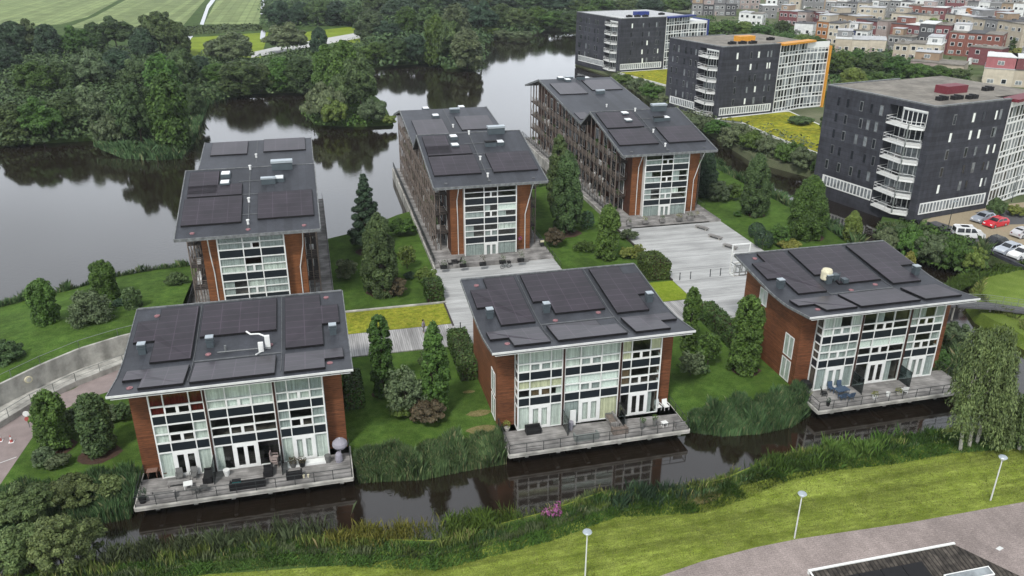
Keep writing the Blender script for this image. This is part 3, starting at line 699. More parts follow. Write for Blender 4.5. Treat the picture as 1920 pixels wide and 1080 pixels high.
house_a = front_house(XA, 'leftmost front canal house, with white ventilation pipes on its dark roof', ARR_A,
    [(2.1, 78.9), (18.4, 79.4), (7.4, 71.3), (12.9, 71.9), (18.2, 66.6), (1.6, 65.9)],
    [CU(t='rrr', l2='r.r', u1='w.w', l1='w.w', g='w.w'), CU(t='www', l2='wBw', u1='...', l1='...', g='h..'), CU(t='ggg', l2='gwg', u1='g.g', l1='g.g', g='www')], extraA)
house_b = front_house(XB, 'front canal house between the two others, black lounge seat on its deck', ARR_B,
    [(1.5, 79.0), (17.6, 79.2), (7.9, 70.8), (12.7, 71.5), (1.9, 66.5)],
    [CU(t='www', l2='wgw', u1='bbb', l1='.n' + 'H', g='www'), CU(t='www', l2='wgw', u1='BBB', l1='BgB', g='gwb'), CU(t='b.b', l2='b..', u1='n..', l1='n..', g='..k')], None)
house_c = front_house(XC, 'rightmost front canal house, with a cream barrel standing on its roof', ARR_C,
    [(2.0, 79.2), (12.5, 71.3), (9, 70.6), (2.2, 66.5), (18.2, 79.4)],
    [CU(t='whw', l2='wgw', u1='ggg', l1='ggg', g='ggg'), CU(t='.k.', l2='...', u1='BBB', l1='...', g='..k'), CU(t='gkg', l2='g.g', u1='g.g', l1='g..', g='ggg')], extraC)

# ------------------------------------------------------------------ the three long gallery flats behind
GROWS = [(.5, 2.15, 'ground'), (2.4, 3.2, 'panel'), (3.42, 4.15, 'low'), (4.35, 5.1, 'up'), (5.32, 6.15, 'panel'), (6.4, 7.15, 'low'), (7.35, 8.15, 'up'), (8.36, 9.2, 'panel'), (9.42, 10.1, 'low'), (10.3, 11.05, 'up')]
GROWS = [(.1, 2.2, 'ground'), (2.34, 3.25, 'panel'), (3.39, 4.2, 'low'), (4.31, 5.15, 'up'), (5.29, 6.2, 'panel'), (6.34, 7.15, 'low'), (7.26, 8.15, 'up'), (8.29, 9.25, 'panel'), (9.39, 10.1, 'low'), (10.21, 11.1, 'up')]
GCOLS = [(4.72, 7.48), (7.6, 9.52), (9.64, 12.33)]
def gprof(y0, L):
    def f(y):
        t = y - y0
        if t < 16.9: return 11.5 + t * 3.75 / 16.9
        if t < 22: return 15.25 - (t - 16.9) * 3.25 / 5.1
        tr = L - 11.5
        zr = 12 + (tr - 22) * .11
        if t < tr: return 12 + (t - 22) * .11
        return zr - (t - tr) * .26
    return f
def long_house(x0, y0, L, label, arrays, lights, vents, cur):
    org = (x0 + 8.5, y0 + 2, 0); t = thing('gallery_flats', label, 'apartment block', org, world=True)
    X = lambda a: x0 + a
    pf = gprof(y0, L); yw = y0 + 2.0; yg = y0 + .95; yend = y0 + L - 3
    kn = [y0 + 2.0, y0 + 16.9, y0 + 22, y0 + L - 11.5, yend]
    w_ = MB()
    def wall(xa, xb, ya, yb, zb=0):
        zt = lambda y: pf(y) - .35
        w_.add([(xa, ya, zb), (xb, ya, zb), (xb, yb, zb), (xa, yb, zb), (xa, ya, zt(ya)), (xb, ya, zt(ya)), (xb, yb, zt(yb)), (xa, yb, zt(yb))],
               [(0, 3, 2, 1), (4, 5, 6, 7), (0, 1, 5, 4), (1, 2, 6, 5), (2, 3, 7, 6), (3, 0, 4, 7)])
    wall(X(2.7), X(4.6), yw, yw + .25); w_.build('timber_wall', M['wood2'], t); w_ = MB(); wall(X(12.45), X(14.8), yw, yw + .25); w_.build('timber_wall', M['wood2'], t)
    w_ = MB()
    for xa in (2.7, 14.55):
        for a, b in zip(kn[:-1], kn[1:]): wall(X(xa), X(xa + .25), a + (.25 if a == kn[0] else 0), b)
    wall(X(2.95), X(14.55), yend - .25, yend)
    w_.build('side_wall', M['sidewall'], t)
    glazing(t, [(X(a), X(b)) for a, b in GCOLS], 1, GROWS, yg, 11.3, 'window_front', cur, fw=.15)
    for xa in (4.6, 12.33):
        f = MB().box(X(xa), X(xa + .12), yg + .16, yw, .1, 11.2); f.build('bay_cheek', M['white'], t)
    rooms(t, X(4.75), X(12.3), yg + .5, yg + 4.5, (0, 3.3, 6.3, 9.3), 11.2)
    # drain pipes that lean outwards to the eaves
    for xa, xb in ((3.75, 3.6), (14.0, 14.6)):
        MB().path([(X(xa), yw - .1, .1), (X(xa), yw - .1, 6.0), (X(xb), yw - .6, 9), (X(xb) + (.15 if xb > 9 else .1), y0 + .2, 11.2)], .07).build('drain_pipe', M['fascia'], t)
    # roof in two saw-tooth parts
    ys1 = [y0, y0 + 16.9, y0 + 19.2]; ys2 = [y0 + 17.3, y0 + 22, y0 + L - 11.5, y0 + L]
    pf2 = lambda y: pf(y) if y > y0 + 22 else 12.0 - .01 * 0
    roof_slab(t, X(.05), X(16.93), ys1, pf, .3); roof_slab(t, X(.3), X(16.85), [y0 + 21.8, y0 + L - 11.5, y0 + L], pf, .3)
    roof_slab(t, X(.05), X(16.93), [y0 + 19.2, y0 + 22.0], pf, .3, 'valley_roof')
    e = MB()
    for xa, xb in ((0, .13), (16.85, 16.98)):
        strip(e, X(xa), X(xb), ys1, pf, -.34, .06); strip(e, X(xa) + (.24 if xa == 0 else -.12), X(xb) + (.24 if xa == 0 else -.12), [y0 + 22, y0 + L - 11.5, y0 + L], pf, -.34, .06)
        strip(e, X(xa), X(xb), [y0 + 19.2, y0 + 22.0], pf, -.34, .06)
    e.box(X(.1), X(16.9), y0 - .1, y0 + .02, 11.15, 11.54); e.box(X(.1), X(16.9), y0 + 16.85, y0 + 16.95, 15.2, 15.3)
    e.build('edge_trim', M['trim'], t)
    sp = MB(); strip(sp, X(8.35), X(8.45), [y0 + 1.2, y0 + 16.7], pf, -.02, .06); strip(sp, X(8.35), X(8.45), [y0 + 22.5, y0 + L - 12], pf, -.02, .06)
    for k in (4.5, 9.5, 13): strip(sp, X(7.0), X(10.5), [y0 + k, y0 + k + .1], pf, -.02, .05)
    sp.build('roof_cable_duct', M['duct'], t)
    for k in (2.2, 7.5, 16.2, 24, 31): MB().lathe([(.14, 0), (.14, .5), (.2, .5), (.2, .62)], (X(8.4), y0 + k, pf(y0 + k)), 8).build('roof_pipe', M['white'], t)
    for a in (2, 8.4, 15): MB().lathe([(.28, -.1), (.28, .05), (.1, .1)], (X(a), y0 + 1.1, pf(y0 + 1.1)), 10).build('roof_anchor', M['anchor'] if x0 < 0 else M['duct'], t)
    for p in arrays: array(t, [(X(a), y0 + b) for a, b in ((p[0], p[1]), (p[2], p[1]), (p[2], p[3]), (p[0], p[3]))], pf, .22)
    for a, b in lights:
        y = y0 + b; z = pf(y)
        o = MB().box(X(a) - .62, X(a) + .62, y - .75, y + .75, z - .2, z + .3).build('skylight', M['bluegrey'], t)
        MB().box(X(a) - .52, X(a) + .52, y - .65, y + .65, z + .3, z + .42).build('skylight_dome', M['dome'], o, org)
    for a, b, k in vents:
        y = y0 + b; z = pf(y); s = 1.5 if k == 2 else 1
        o = MB().box(X(a) - .9 * s, X(a) + .9 * s, y - .35 * s, y + .35 * s, z - .1, z + .55 * s).build('roof_unit', M['bluegrey'], t)
        MB().box(X(a) - .95 * s, X(a) + .95 * s, y - .4 * s, y + .4 * s, z + .6 * s, z + .8 * s).build('unit_cover', M['steel'] if k else M['black'], o, org)
    # galleries along both sides: posts, floors, rails, braces and flat doors
    ya, yb = y0 + 4.4, yend - .5
    for side, (xo, xi) in enumerate(((.75, 2.68), (16.25, 14.82))):
        n = int((yb - ya) / 2.15)
        for lvl in (3.25, 6.25, 9.25):
            MB().box(min(X(xo), X(xi)), max(X(xo), X(xi)), ya - .05, yb, lvl - .2, lvl).build('gallery_floor', M['galdark'], t)
        for lvl in (3.25, 6.25, 9.25):
            railing([(X(xi), ya, lvl), (X(xo), ya, lvl), (X(xo), yb, lvl)], 1.0, M['gallery'], 'gallery_railing', t, 1.07, (1.0, .75, .5, .25), .028)
        for i in range(n + 1):
            y = ya + (yb - ya) * i / n; z = pf(y) - .35
            MB().bar((X(xo), y, 0), (X(xo), y, z), .085, 0, 6).build('gallery_post', M['gallery'], t)
            if side == 0 or i < 3: MB().bar((X(xo) + (.75 if side == 0 else -.75), y, 0), (X(xo) + (.75 if side == 0 else -.75), y, z), .06, 0, 6).build('inner_post', M['gallery'], t)
        br = MB()
        for i in range(0, n, 2):
            y = ya + (yb - ya) * i / n; y2 = ya + (yb - ya) * (i + 1) / n
            for a, b in ((0, 3.1), (3.25, 6.1), (6.25, 9.1)):
                if (i // 2 + int(a)) % 2: br.bar((X(xo), y, a), (X(xo), y2, b), .04, 0, 5)
                else: br.bar((X(xo), y2, a), (X(xo), y, b), .04, 0, 5)
        for i in range(n + 1):
            y = ya + (yb - ya) * i / n
            for lvl in (3.05, 6.05, 9.05): br.bar((X(xo), y, lvl), (X(xi), y, lvl), .05, 0, 5)
        br.build('gallery_bracing', M['gallery'], t)
        xw = 2.7 if side == 0 else 14.8
        for i in range(n):
            for lvl in (.1, 3.25, 6.25, 9.25):
                if rnd.random() < (.75 if side == 0 else .3):
                    y = ya + (yb - ya) * (i + rnd.uniform(.2, .8)) / n; xx = X(xo) + (1 if side == 0 else -1) * rnd.uniform(.35, 1.0); q = MB(); k = rnd.random(); hh = rnd.uniform(.5, 1.1)
                    if k < .4: q.box(xx - .25, xx + .25, y - .3, y + .3, lvl, lvl + hh * .7).box(xx - .25, xx + .25, y + .2, y + .28, lvl + hh * .7, lvl + hh * 1.1)
                    elif k < .7: q.lathe([(.16, 0), (.22, .35), (.3, .5), (.32, hh), (.1, hh * 1.25)], (xx, y, lvl), 7)
                    else: q.box(xx - .04, xx + .04, y - .7, y + .7, lvl + .1, lvl + .95)
                    q.build('balcony_clutter', rnd.choice([M['black'], M['fascia'], M['greyfab0'], M['clutgreen'], M['duct'], M['decklight']]), t)
        for i in range(0, int((yb - ya) / 4.3)):
            for lvl in (.1, 3.3, 6.3, 9.3):
                if lvl > 9 and pf(ya + 4.3 * i + 1.2) < 12.4: continue
                y = ya + .8 + 4.3 * i; s = -1 if side == 0 else 1
                f = MB()
                xx0, xx1 = sorted((X(xw) + s * .01, X(xw) + s * .08))
                f.box(xx0, xx1, y, y + 2.6, lvl, lvl + 2.3)
                o = f.build('flat_window', M['white'], t)
                xx0, xx1 = sorted((X(xw) + s * .08, X(xw) + s * .09)); g_ = MB()
                for k in range(3): g_.box(xx0, xx1, y + .1 + .85 * k, y + .8 + .85 * k, lvl + .15, lvl + 2.15)
                g_.build('pane', rnd.choice([M['darkglass'], M['midglass'], M['darkglass']]), o, org)
    # platform edge fences
    railing([(X(-.35), y0 - 1.5, .42), (X(-.35), y0 + L, .42)], 1.05, M['rail'], 'edge_fence', t, 1.4, (1.0, .8, .6, .4, .2), .03)
    return t
gl = lambda **k: {(r, c): v for (r, c), v in k.items()}
def GC(rows):
    key = {'w': 'cur_w', 'g': 'cur_g', 'b': 'cur_b', 'B': 'blind', 'h': 'halfcur_w', 'k': 'halfcur_g', 'H': 'rhalfcur_w'}
    rr = [0, 2, 3, 5, 6, 8, 9]; d = {}
    for r, s in zip(rr, rows):
        for i, ch in enumerate(s):
            if ch != '.': d[(r, i)] = key[ch]
    return d
long_house(-16.96, 97.32, 50.5, 'long gallery flats at the left, standing out in the lake behind the leftmost front house',
    [(1.6, 32.5, 7.0, 38.2), (9.4, 33.0, 15.8, 38.6), (.8, 9.9, 4.5, 15.9), (.8, 9.3, 7.5, 12.2), (.6, 2.6, 7.6, 9.0), (9.5, 3.0, 16.3, 9.4)],
    [(5.3, 12.6), (5.3, 15.0), (12.2, 13.0)], [(10.8, 12.2, 1), (10.9, 24.5, 1), (12.6, 16.0, 2)], GC(['ggg', 'kgg', 'kwg', 'wgw', 'g.g', 'gkg', 'ggg']))
long_house(15.94, 111.12, 53.6, 'long gallery flats in the middle, with planters on the boards before its windows',
    [(1.6, 27.0, 7.2, 35.5), (9.6, 29, 15.8, 36.5), (.8, 9.7, 4.6, 16.0), (.8, 9.4, 7.6, 12.4), (.7, 3.2, 7.7, 9.0), (9.5, 3.2, 16.3, 9.2)],
    [(5.4, 12.4), (5.7, 15.3), (12.6, 12.6), (6.3, 37.5), (5.3, 43), (12.2, 43.5)], [(11.0, 12.0, 0), (10.6, 24, 1), (12.8, 16.2, 2), (10.2, 39.5, 1)], GC(['ggg', 'kg.', 'k.w', 'g.k', '.kB', '...', '...']))
long_house(48.64, 122.34, 63.5, 'longest gallery flats, at the right, rising above the wide timber terrace',
    [(1.6, 40, 7.6, 48), (9.2, 42, 15.9, 49.5), (.8, 9.7, 7.6, 16.0), (.7, 3.2, 7.7, 9.0), (9.5, 3.2, 16.3, 9.2), (.7, 24, 3, 28)],
    [(5.6, 12.4), (6.0, 15.2), (12.8, 12.6), (5.2, 52), (6.3, 50.3), (12.2, 55)], [(11.2, 12.0, 0), (11.0, 24, 1), (12.9, 16.2, 2), (10.2, 40, 1), (8.5, 56, 1), (9.5, 51, 0)], GC(['ggg', 'kg.', 'kgh', 'g.k', 'k.k', 'g.g', '..g']))

# ------------------------------------------------------------------ the three black-brick apartment towers
def tower(P, L, Rr, H, label, accent, roofm, zb, plan2, seed, wins_r=((4.4, .7), (8.8, .7), (11.2, .7), (14.2, .6), (15.3, .6)),
          wins_l=((19.3, .7), (17.2, .7), (14.2, .7), (12.0, .7), (9.9, .7))):
    rn = random.Random(seed)
    org = (P[0], P[1], 0); t = thing('apartment_tower', label, 'apartment block', org)
    t['_o'] = (0, 0, 0)
    au = math.atan2(3.1, 17.3); av = math.atan2(22.13, -5.15)
    eu = Vector((math.cos(au), math.sin(au), 0)); ev = Vector((math.cos(av), math.sin(av), 0))
    xf = Matrix(((eu.x, ev.x, 0, 0), (eu.y, ev.y, 0, 0), (0, 0, 1, 0), (0, 0, 0, 1)))
    B = lambda mb, *a, mi=0: mb.box(*a, mi, xf)
    m = MB()
    n0, n1, nd = 1.3, 8.8, 2.2          # balcony recess in the left face (along v)
    B(m, .02, Rr, 0, n0, zb, H); B(m, nd, Rr, n0, n1, zb, H); B(m, .02, Rr, n1, L, zb, H)
    B(m, 0, nd, n0, n1, H - .9, H); B(m, 0, nd, n0, n1, zb, .7)
    m.build('brick_wall', M['brick'], t)
    r_ = MB(); B(r_, .5, Rr - .5, .5, L - .5, H - .05, H + .05); B(r_, Rr - .6, Rr + 11, 3, L - .5, H - .06, H + .04)
    r_.build('roof', roofm, t)
    p_ = MB(); B(p_, -.04, .5, -.04, L, H, H + .22); B(p_, .5, Rr, -.04, .46, H, H + .22); B(p_, .5, Rr, L - .4, L, H, H + .22)
    p_.build('parapet', M['trim'], t)
    # glazing in the recess and projecting balconies
    lv = [.75 + 2.93 * k for k in range(6)]
    for k, z in enumerate(lv):
        g_ = MB(); B(g_, nd - .1, nd - .02, n0, n1, z + .1, z + 2.7)
        o = g_.build('balcony_window', M['white'], t)
        q = MB()
        for i in range(7):
            a = n0 + .15 + i * 1.06; B(q, nd - .13, nd - .1, a, a + .86, z + .25, z + 2.5)
        q.build('pane', rn.choice([M['darkglass'], M['midglass']]), o)
        zz = z + .0
        poly = [(nd, n0 + .1), (nd, n1), (-.6, n1 - .3), (-1.5, 3.3), (-.2, n0 + .1)]
        s_ = MB(); pts = [tuple((xf @ Vector((a, b, 0)))[:2]) for a, b in poly]; s_.prism(pts, zz - .3, zz)
        bo = s_.build('balcony', M['white'], t)
        rl = MB(); top = [xf @ Vector((a, b, zz)) for a, b in poly[1:]] 
        for a, b in zip(top[:-1], top[1:]):
            for h in (.5, 1.0): rl.bar(a + Vector((0, 0, h)), b + Vector((0, 0, h)), .05, 0, 5)
            nn = max(1, int((b - a).length / 1.5))
            for i in range(nn + 1):
                pp = a.lerp(b, i / nn); rl.bar(pp, pp + Vector((0, 0, 1.0)), .035, 0, 5)
        rl.build('balcony_railing', M['fascia'], bo)
        if k % 2 == 0 or rn.random() < .5:
            f = MB(); a = rn.uniform(2.5, 6); B(f, .2, .9, a, a + 1.2, zz, zz + .7); f.build('balcony_furniture', rn.choice([M['black'], M['deck'], M['interior']]), bo)
    c_ = MB(); pp = xf @ Vector((-1.4, 3.3, 0)); c_.bar(pp + Vector((0, 0, .7)), pp + Vector((0, 0, lv[-1] + 1)), .13, 0, 8); c_.build('balcony_post', M['greyrail'], t)
    h_ = MB(); B(h_, -.15, nd, n0, 5.9, H - 1.15, H - .9); h_.build('balcony_canopy', M['white'], t)
    g_ = MB(); B(g_, .0, .1, n0, 5.9, lv[5] + .1, H - 1.15)
    o = g_.build('corner_window', M['white'], t); q = MB()
    for i in range(5): B(q, -.03, 0, n0 + .1 + i * .9, n0 + .82 + i * .9, lv[5] + .3, H - 1.35)
    q.build('pane', M['darkglass'], o)
    # ribbon of windows near the foot
    for face in (0, 1):
        a0, a1 = (.8, Rr - .9) if face == 0 else (9.2, L - 2.2)
        f = MB()
        if face == 0: B(f, a0, a1, -.08, 0, 1.0, 3.0)
        else: B(f, -.08, .02, a0, a1, 1.0, 3.0)
        o = f.build('window_ribbon', M['white'], t); q = MB(); a = a0 + .15
        while a < a1 - .5:
            if face == 0: B(q, a, a + .52, -.1, -.08, 1.25, 2.8)
            else: B(q, -.1, -.08, a, a + .52, 1.25, 2.8)
            a += .78
        q.build('pane', M['midglass'], o)
    # small upright windows, irregularly placed
    for k in range(5):
        z = H - 3.2 - 2.93 * k
        for (u, ww) in wins_r:
            u += rn.uniform(-.5, .5) * (k > 0)
            f = MB(); B(f, u, u + ww, -.05, .0, z, z + 1.75); o = f.build('window', rn.choice([M['duct'], M['brick'], M['trim'], M['brick']]), t)
            q = MB(); B(q, u + .1, u + ww - .1, -.07, -.05, z + .12, z + 1.6); q.build('pane', rn.choice([M['darkglass'], M['midglass'], M['darkglass'], M['blind']]), o)
        for (v, ww) in wins_l:
            if k == 4 and v < 12: pass
            v += rn.uniform(-.5, .5) * (k > 0)
            f = MB(); B(f, -.05, .02, v, v + ww, z, z + 1.75); o = f.build('window', rn.choice([M['duct'], M['brick'], M['trim']]), t)
            q = MB(); B(q, -.07, -.05, v + .1, v + ww - .1, z + .12, z + 1.6); q.build('pane', rn.choice([M['darkglass'], M['midglass'], M['darkglass'], M['darkglass']]), o)
    # white glazed wing: outline given by plan2 (world points relative to P)
    a = eu * Rr
    walls = [(Vector((a.x, a.y, 0)), Vector((*plan2[0], 0)), H - .4), (Vector((*plan2[0], 0)), Vector((*plan2[1], 0)), H - 2.0)]
    for wi, (p, q_, zt) in enumerate(walls):
        d = q_ - p; ln = d.length; d.normalize(); nrm = Vector((d.y, -d.x, 0))
        xw = Matrix(((d.x, -nrm.x, 0, p.x), (d.y, -nrm.y, 0, p.y), (0, 0, 1, 0), (0, 0, 0, 1)))
        body = MB().box(0, ln, .12, 9, -.3, zt, 0, xw); body.build('wing_body', M['fascia'], t)
        f = MB(); nc = max(3, int(ln / 1.25)); cw = ln / nc
        for i in range(nc + 1): f.box(max(0, i * cw - (.16 if i % 3 == 0 else .05)), i * cw + (.16 if i % 3 == 0 else .05), -.12, .1, .2, zt, 0, xw)
        zlev = []
        z = .4
        while z < zt - 1: zlev += [(z + .15, z + .8), (z + .98, z + 2.75)]; z += 2.93
        pz = .2
        for (a_, b_) in zlev: f.box(0, ln, -.1, .1, pz, a_, 0, xw); pz = b_
        f.box(0, ln, -.1, .1, pz, zt, 0, xw)
        fo = f.build('curtain_wall', M['white'], t)
        for (a_, b_) in zlev:
            for i in range(nc):
                if rn.random() < .0: continue
                MB().box(i * cw + .1, (i + 1) * cw - .1, -.03, -.01, a_, b_, 0, xw).build('pane', rn.choice([M['darkglass'], M['midglass'], M['midglass'], M['darkglass'], M['midglass']]), fo)
    sl_ = MB(); a2 = Vector((*plan2[0], 0)); d = (a2 - Vector((a.x, a.y, 0))).normalized(); nrm = Vector((d.y, -d.x, 0))
    xw = Matrix(((d.x, -nrm.x, 0, a.x), (d.y, -nrm.y, 0, a.y), (0, 0, 1, 0), (0, 0, 0, 1)))
    ln = (a2 - Vector((a.x, a.y, 0))).length
    sl_.box(.1, ln + 2.2, -1.1, 1.5, H - .38, H + .12, 0, xw); sl_.build('coloured_eave', accent, t)
    d2 = (Vector((*plan2[1], 0)) - a2).normalized()
    e2 = Vector((*plan2[1], 0)); n2 = Vector((d2.y, -d2.x, 0)); xw2 = Matrix(((d2.x, -n2.x, 0, e2.x), (d2.y, -n2.y, 0, e2.y), (0, 0, 1, 0), (0, 0, 0, 1)))
    MB().box(.0, .5, -.7, 9, 0, H - 1.6, 0, xw2).build('coloured_end_wall', accent, t)
    # roof plant
    pb = MB(); B(pb, 11.5, 16.5, 7.5, 10, H, H + 1.35); pb.build('plant_room', accent, t)
    for (u, v) in ((5, 3.6), (8.0, 3.2), (10.8, 2.6), (20.5, 7)):
        vb = MB()
        for j in range(3): B(vb, u + .75 * j, u + .6 + .75 * j, v, v + .9, H, H + .7 + .15 * (j % 2))
        vb.build('roof_vents', M['black'], t)
    return t
M['red'] = mat('dark_red_panel', (.15, .025, .035), .5); M['orange'] = mat('orange_yellow_panel', (.6, .27, .03), .5); M['blue'] = mat('deep_blue_panel', (.02, .035, .17), .5)
def rel(P, *pts): return [(p[0] - P[0], p[1] - P[1]) for p in pts]
PG, PH, PI_ = (97.7, 111.75), (102.3, 193.7), (104.2, 270.9)
plH = rel(PH, at(1502.7, 79.4, 17.6), at(1532.7, 89, 16.2))
plH = [(29.0, 8.0), (36.5, 9.3)]
tower(PG, 22.8, 17.6, 19.15, 'black brick tower with a red roof box, nearest to the car park', M['red'], M['gravel'], -1.6, plH, 1)
tower(PH, 22.0, 18.4, 18.2, 'black brick tower with orange edges, between the red and the blue one', M['orange'], M['gravel'], -.6, plH, 2)
tower(PI_, 28.5, 18.4, 17.8, 'farthest black brick tower, with a blue roof box and blue eave', M['blue'], M['palegravel'], -.6, plH, 3,
      wins_l=((24.5, 1.6), (21, .7), (19.2, .7), (15, .7), (13.4, .7)))
# yellow sedum decks at their feet
def sedumbed(name, pts, z, m, lab):
    poly = [(p[0], p[1]) for p in pts]
    struct(MB().prism(poly, -.6, z), name, M['fascia'])
    c = (sum(p[0] for p in poly) / len(poly), sum(p[1] for p in poly) / len(poly))
    sheet('sedum_cover', [(c[0] + (p[0] - c[0]) * .955, c[1] + (p[1] - c[1]) * .955) for p in poly], m, z + .02)
sedumbed('car_deck', [(101.9, 193.3), at(1385, 228), at(1450, 256), at(1545, 292), (96.5, 137), (121, 140), (126, 198), (121.5, 197.3)], .5, M['sedumy'], '')
sedumbed('car_deck', [(104.0, 270.3), at(1200, 148), at(1246, 160), (102, 220), (124, 222), (127, 274), (122.5, 273.6)], .5, M['sedumy'], '')

# ------------------------------------------------------------------ terraced houses of the town
PAL = {'w': (.66, .67, .66), 'b': (.42, .37, .29), 't': (.3, .22, .15), 'm': (.17, .06, .065), 'r': (.22, .09, .07), 'g': (.2, .2, .2), 'd': (.075, .075, .08), 'n': (.02, .03, .09),
       'o': (.33, .15, .06), 'p': (.36, .13, .14), 'k': (.33, .27, .25), 'c': (.5, .45, .36)}
for k_, c_ in PAL.items(): M['h' + k_] = mat('house_wall_' + {'w': 'white', 'b': 'sand', 't': 'tan', 'm': 'maroon', 'r': 'red_brick', 'g': 'grey', 'd': 'dark_grey', 'n': 'navy', 'o': 'orange_brown', 'p': 'pink_red', 'k': 'pinkish_grey', 'c': 'cream'}[k_], c_, .85, .15, .6)
CNAME = {'w': 'white', 'b': 'sand-coloured', 't': 'tan', 'm': 'maroon', 'r': 'red brick', 'g': 'grey', 'd': 'dark grey', 'n': 'navy', 'o': 'orange-brown', 'p': 'pink-red', 'k': 'pinkish grey', 'c': 'cream'}
wme = MB().box(-.75, .75, -.06, .05, 0, 1.5).box(-.62, .62, -.075, -.06, .12, .72 + .66, 1)
_w = wme.build('window', [M['white'], M['darkglass']]); WIN = _w.data; bpy.data.objects.remove(_w)
_w = MB().box(-.95, .95, -.06, .05, 0, 1.3).box(-.85, -.05, -.075, -.06, .1, 1.2, 1).box(.05, .85, -.075, -.06, .1, 1.2, 1).build('wide_window', [M['white'], M['midglass']]); WIN2 = _w.data; bpy.data.objects.remove(_w)
HN = 0
def row(px0, py0, px1, py1, h, cols, desc, depth=9, uw=6.0, roof='w', floors=None, top=None):
    global HN
    a = Vector(at(px0, py0)); b = Vector(at(px1, py1)); d = b - a; n = max(1, round(d.length / uw)); wdt = d.length / n; d.normalize()
    ang = math.atan2(d.y, d.x); fl = floors or max(1, int(h / 2.8))
    for i in range(n):
        c = cols[i * len(cols) // n] if n >= len(cols) else cols[i % len(cols)]
        hh = h + rnd.choice([0, 0, .15, -.2, .3]) ; p = a + d * (wdt * i)
        lab = f'{CNAME[c]} flat-roofed house, {ORD[i]} from the left in {desc}'
        if n == 1: lab = f'{CNAME[c]} flat-roofed house, {desc}'
        t = thing('terraced_house', lab, 'house', (p.x, p.y, 0), ang, 'houses of the town')
        dd = depth + rnd.uniform(-1, 1)
        up = c
        m = MB().box(.02, wdt - .02, .02 + .12 * (i % 2), dd, -.3, hh); m.build('wall', M['h' + c], t)
        r_ = MB().box(-.08, wdt + .08, -.12, dd + .15, hh, hh + .25)
        if rnd.random() < .5: r_.box(wdt * .3, wdt * .3 + 1.2, dd * .4, dd * .4 + 1.2, hh + .25, hh + .9)
        r_.build('flat_roof', rnd.choice([M['palegravel'], M['gravel'], M['gravel'], M['asphalt'], M['fascia']]) if roof == 'w' else M['gravel'], t)
        if top:
            q = MB().box(.1, wdt * .97, .1, dd * .9, hh + .25, hh + 3.6); q.build('top_storey', M['h' + top], t); MB().box(0, wdt, -.05, dd * .93, hh + 3.6, hh + 3.85).build('flat_roof', M['fascia'], t)
            o = link('window', WIN2, t); o.location = (wdt * .5, .1, hh + 1.2)
        elif rnd.random() < .4 and n > 1:
            c2 = rnd.choice('wbgrkt'); y0_ = rnd.choice([.8, dd * .4]); q = MB().box(.3, wdt - .3, y0_, dd * .9, hh + .25, hh + 2.7); q.build('top_storey', M['h' + c2], t)
            MB().box(.15, wdt - .15, y0_ - .2, dd * .95, hh + 2.7, hh + 2.9).build('flat_roof', M['palegravel'], t)
            o = link('window', WIN2, t); o.location = (wdt * .5, y0_, hh + .8)
        if rnd.random() < .5: MB().box(wdt * .1, wdt * .1 + .9, -1.6, -.1, 0, 2.3).build('entrance_porch', M['h' + rnd.choice('wgk')], t)
        MB().box(-.05, .05, dd, dd + 7, -.2, 1.8).build('garden_wall', M['h' + rnd.choice('gkt')], t)
        for f in range(fl):
            z = .7 + f * (hh / fl)
            for k in range(2):
                o = link('window', WIN if (k + f + i) % 3 else WIN2, t); o.location = (wdt * (.28 + .44 * k), .12 * (i % 2), z)
        if i == 0 or i == n - 1:
            for f in range(fl):
                o = link('window', WIN, t); s = -1 if i == 0 else 1
                o.location = ((.02 if i == 0 else wdt - .02), dd * .5, .7 + f * (hh / fl)); o.rotation_euler = (0, 0, -math.pi / 2 if i == 0 else math.pi / 2)
    HN += n
row(1380, 44, 1424, 46, 6, 'w', 'the white row left of the orange-edged tower')
row(1292, 26, 1376, 27, 6, 'gdgd', 'the grey row above the tree belt')
row(1290, 14, 1420, 14, 6, 'dgk', 'the grey-brown row along the wood edge')
row(1424, 31, 1452, 31, 7, 'gg', 'the short grey row left of the maroon houses')
row(1455, 42, 1506, 46, 7, 'mk', 'the maroon row above the white pair')
row(1500, 40, 1546, 50, 7, 'mm', 'the second maroon row')
row(1484, 60, 1519, 62, 5, 'w', 'the low white pair at the tree belt')
row(1523, 76, 1567, 80, 9, 'oc', 'the orange-brown pair', 10)
row(1546, 52, 1600, 60, 8, 'ttt', 'the tan brick row')
row(1575, 78, 1620, 81, 6, 'nw', 'the navy and white pair')
row(1597, 65, 1656, 72, 8, 'mmk', 'the maroon row behind the navy house')
row(1560, 92, 1655, 96, 5, 'bcc', 'the low cream row at the tree belt', 14)
row(1657, 90, 1703, 94, 6, 'gg', 'the grey pair before the tall brown house')
row(1662, 73, 1718, 79, 8, 'rmm', 'the red brick row with white windows')
row(1668, 106, 1756, 112, 6, 'bcc', 'the sand-coloured row over the round trees', 12)
row(1712, 92, 1770, 96, 11, 'dm', 'the tall dark brown pair', 12)
row(1769, 97, 1868, 104, 9, 'rrrr', 'the orange-red brick row at the right', 12)
row(1808, 113, 1868, 119, 6, 'm', 'the low maroon pavilion', 8, 12)
row(1700, 132, 1800, 140, 4, 'kb', 'the pale sheds behind the big tower', 12, 9)
row(1836, 152, 1893, 156, 5.2, 'cb', 'the pair with pink-red top storeys', 12, top='p')
row(1893, 156, 1935, 158, 5.2, 'bc', 'the pair with maroon top storeys', 12, top='m')
row(1790, 72, 1905, 92, 11, 'bbgbb', 'the long sand-coloured balcony block', 12, 7)
row(1905, 120, 1960, 124, 7, 'gg', 'the grey pair at the right edge')
row(1663, 50, 1738, 56, 8, 'cbcg', 'the pale row with green yards')
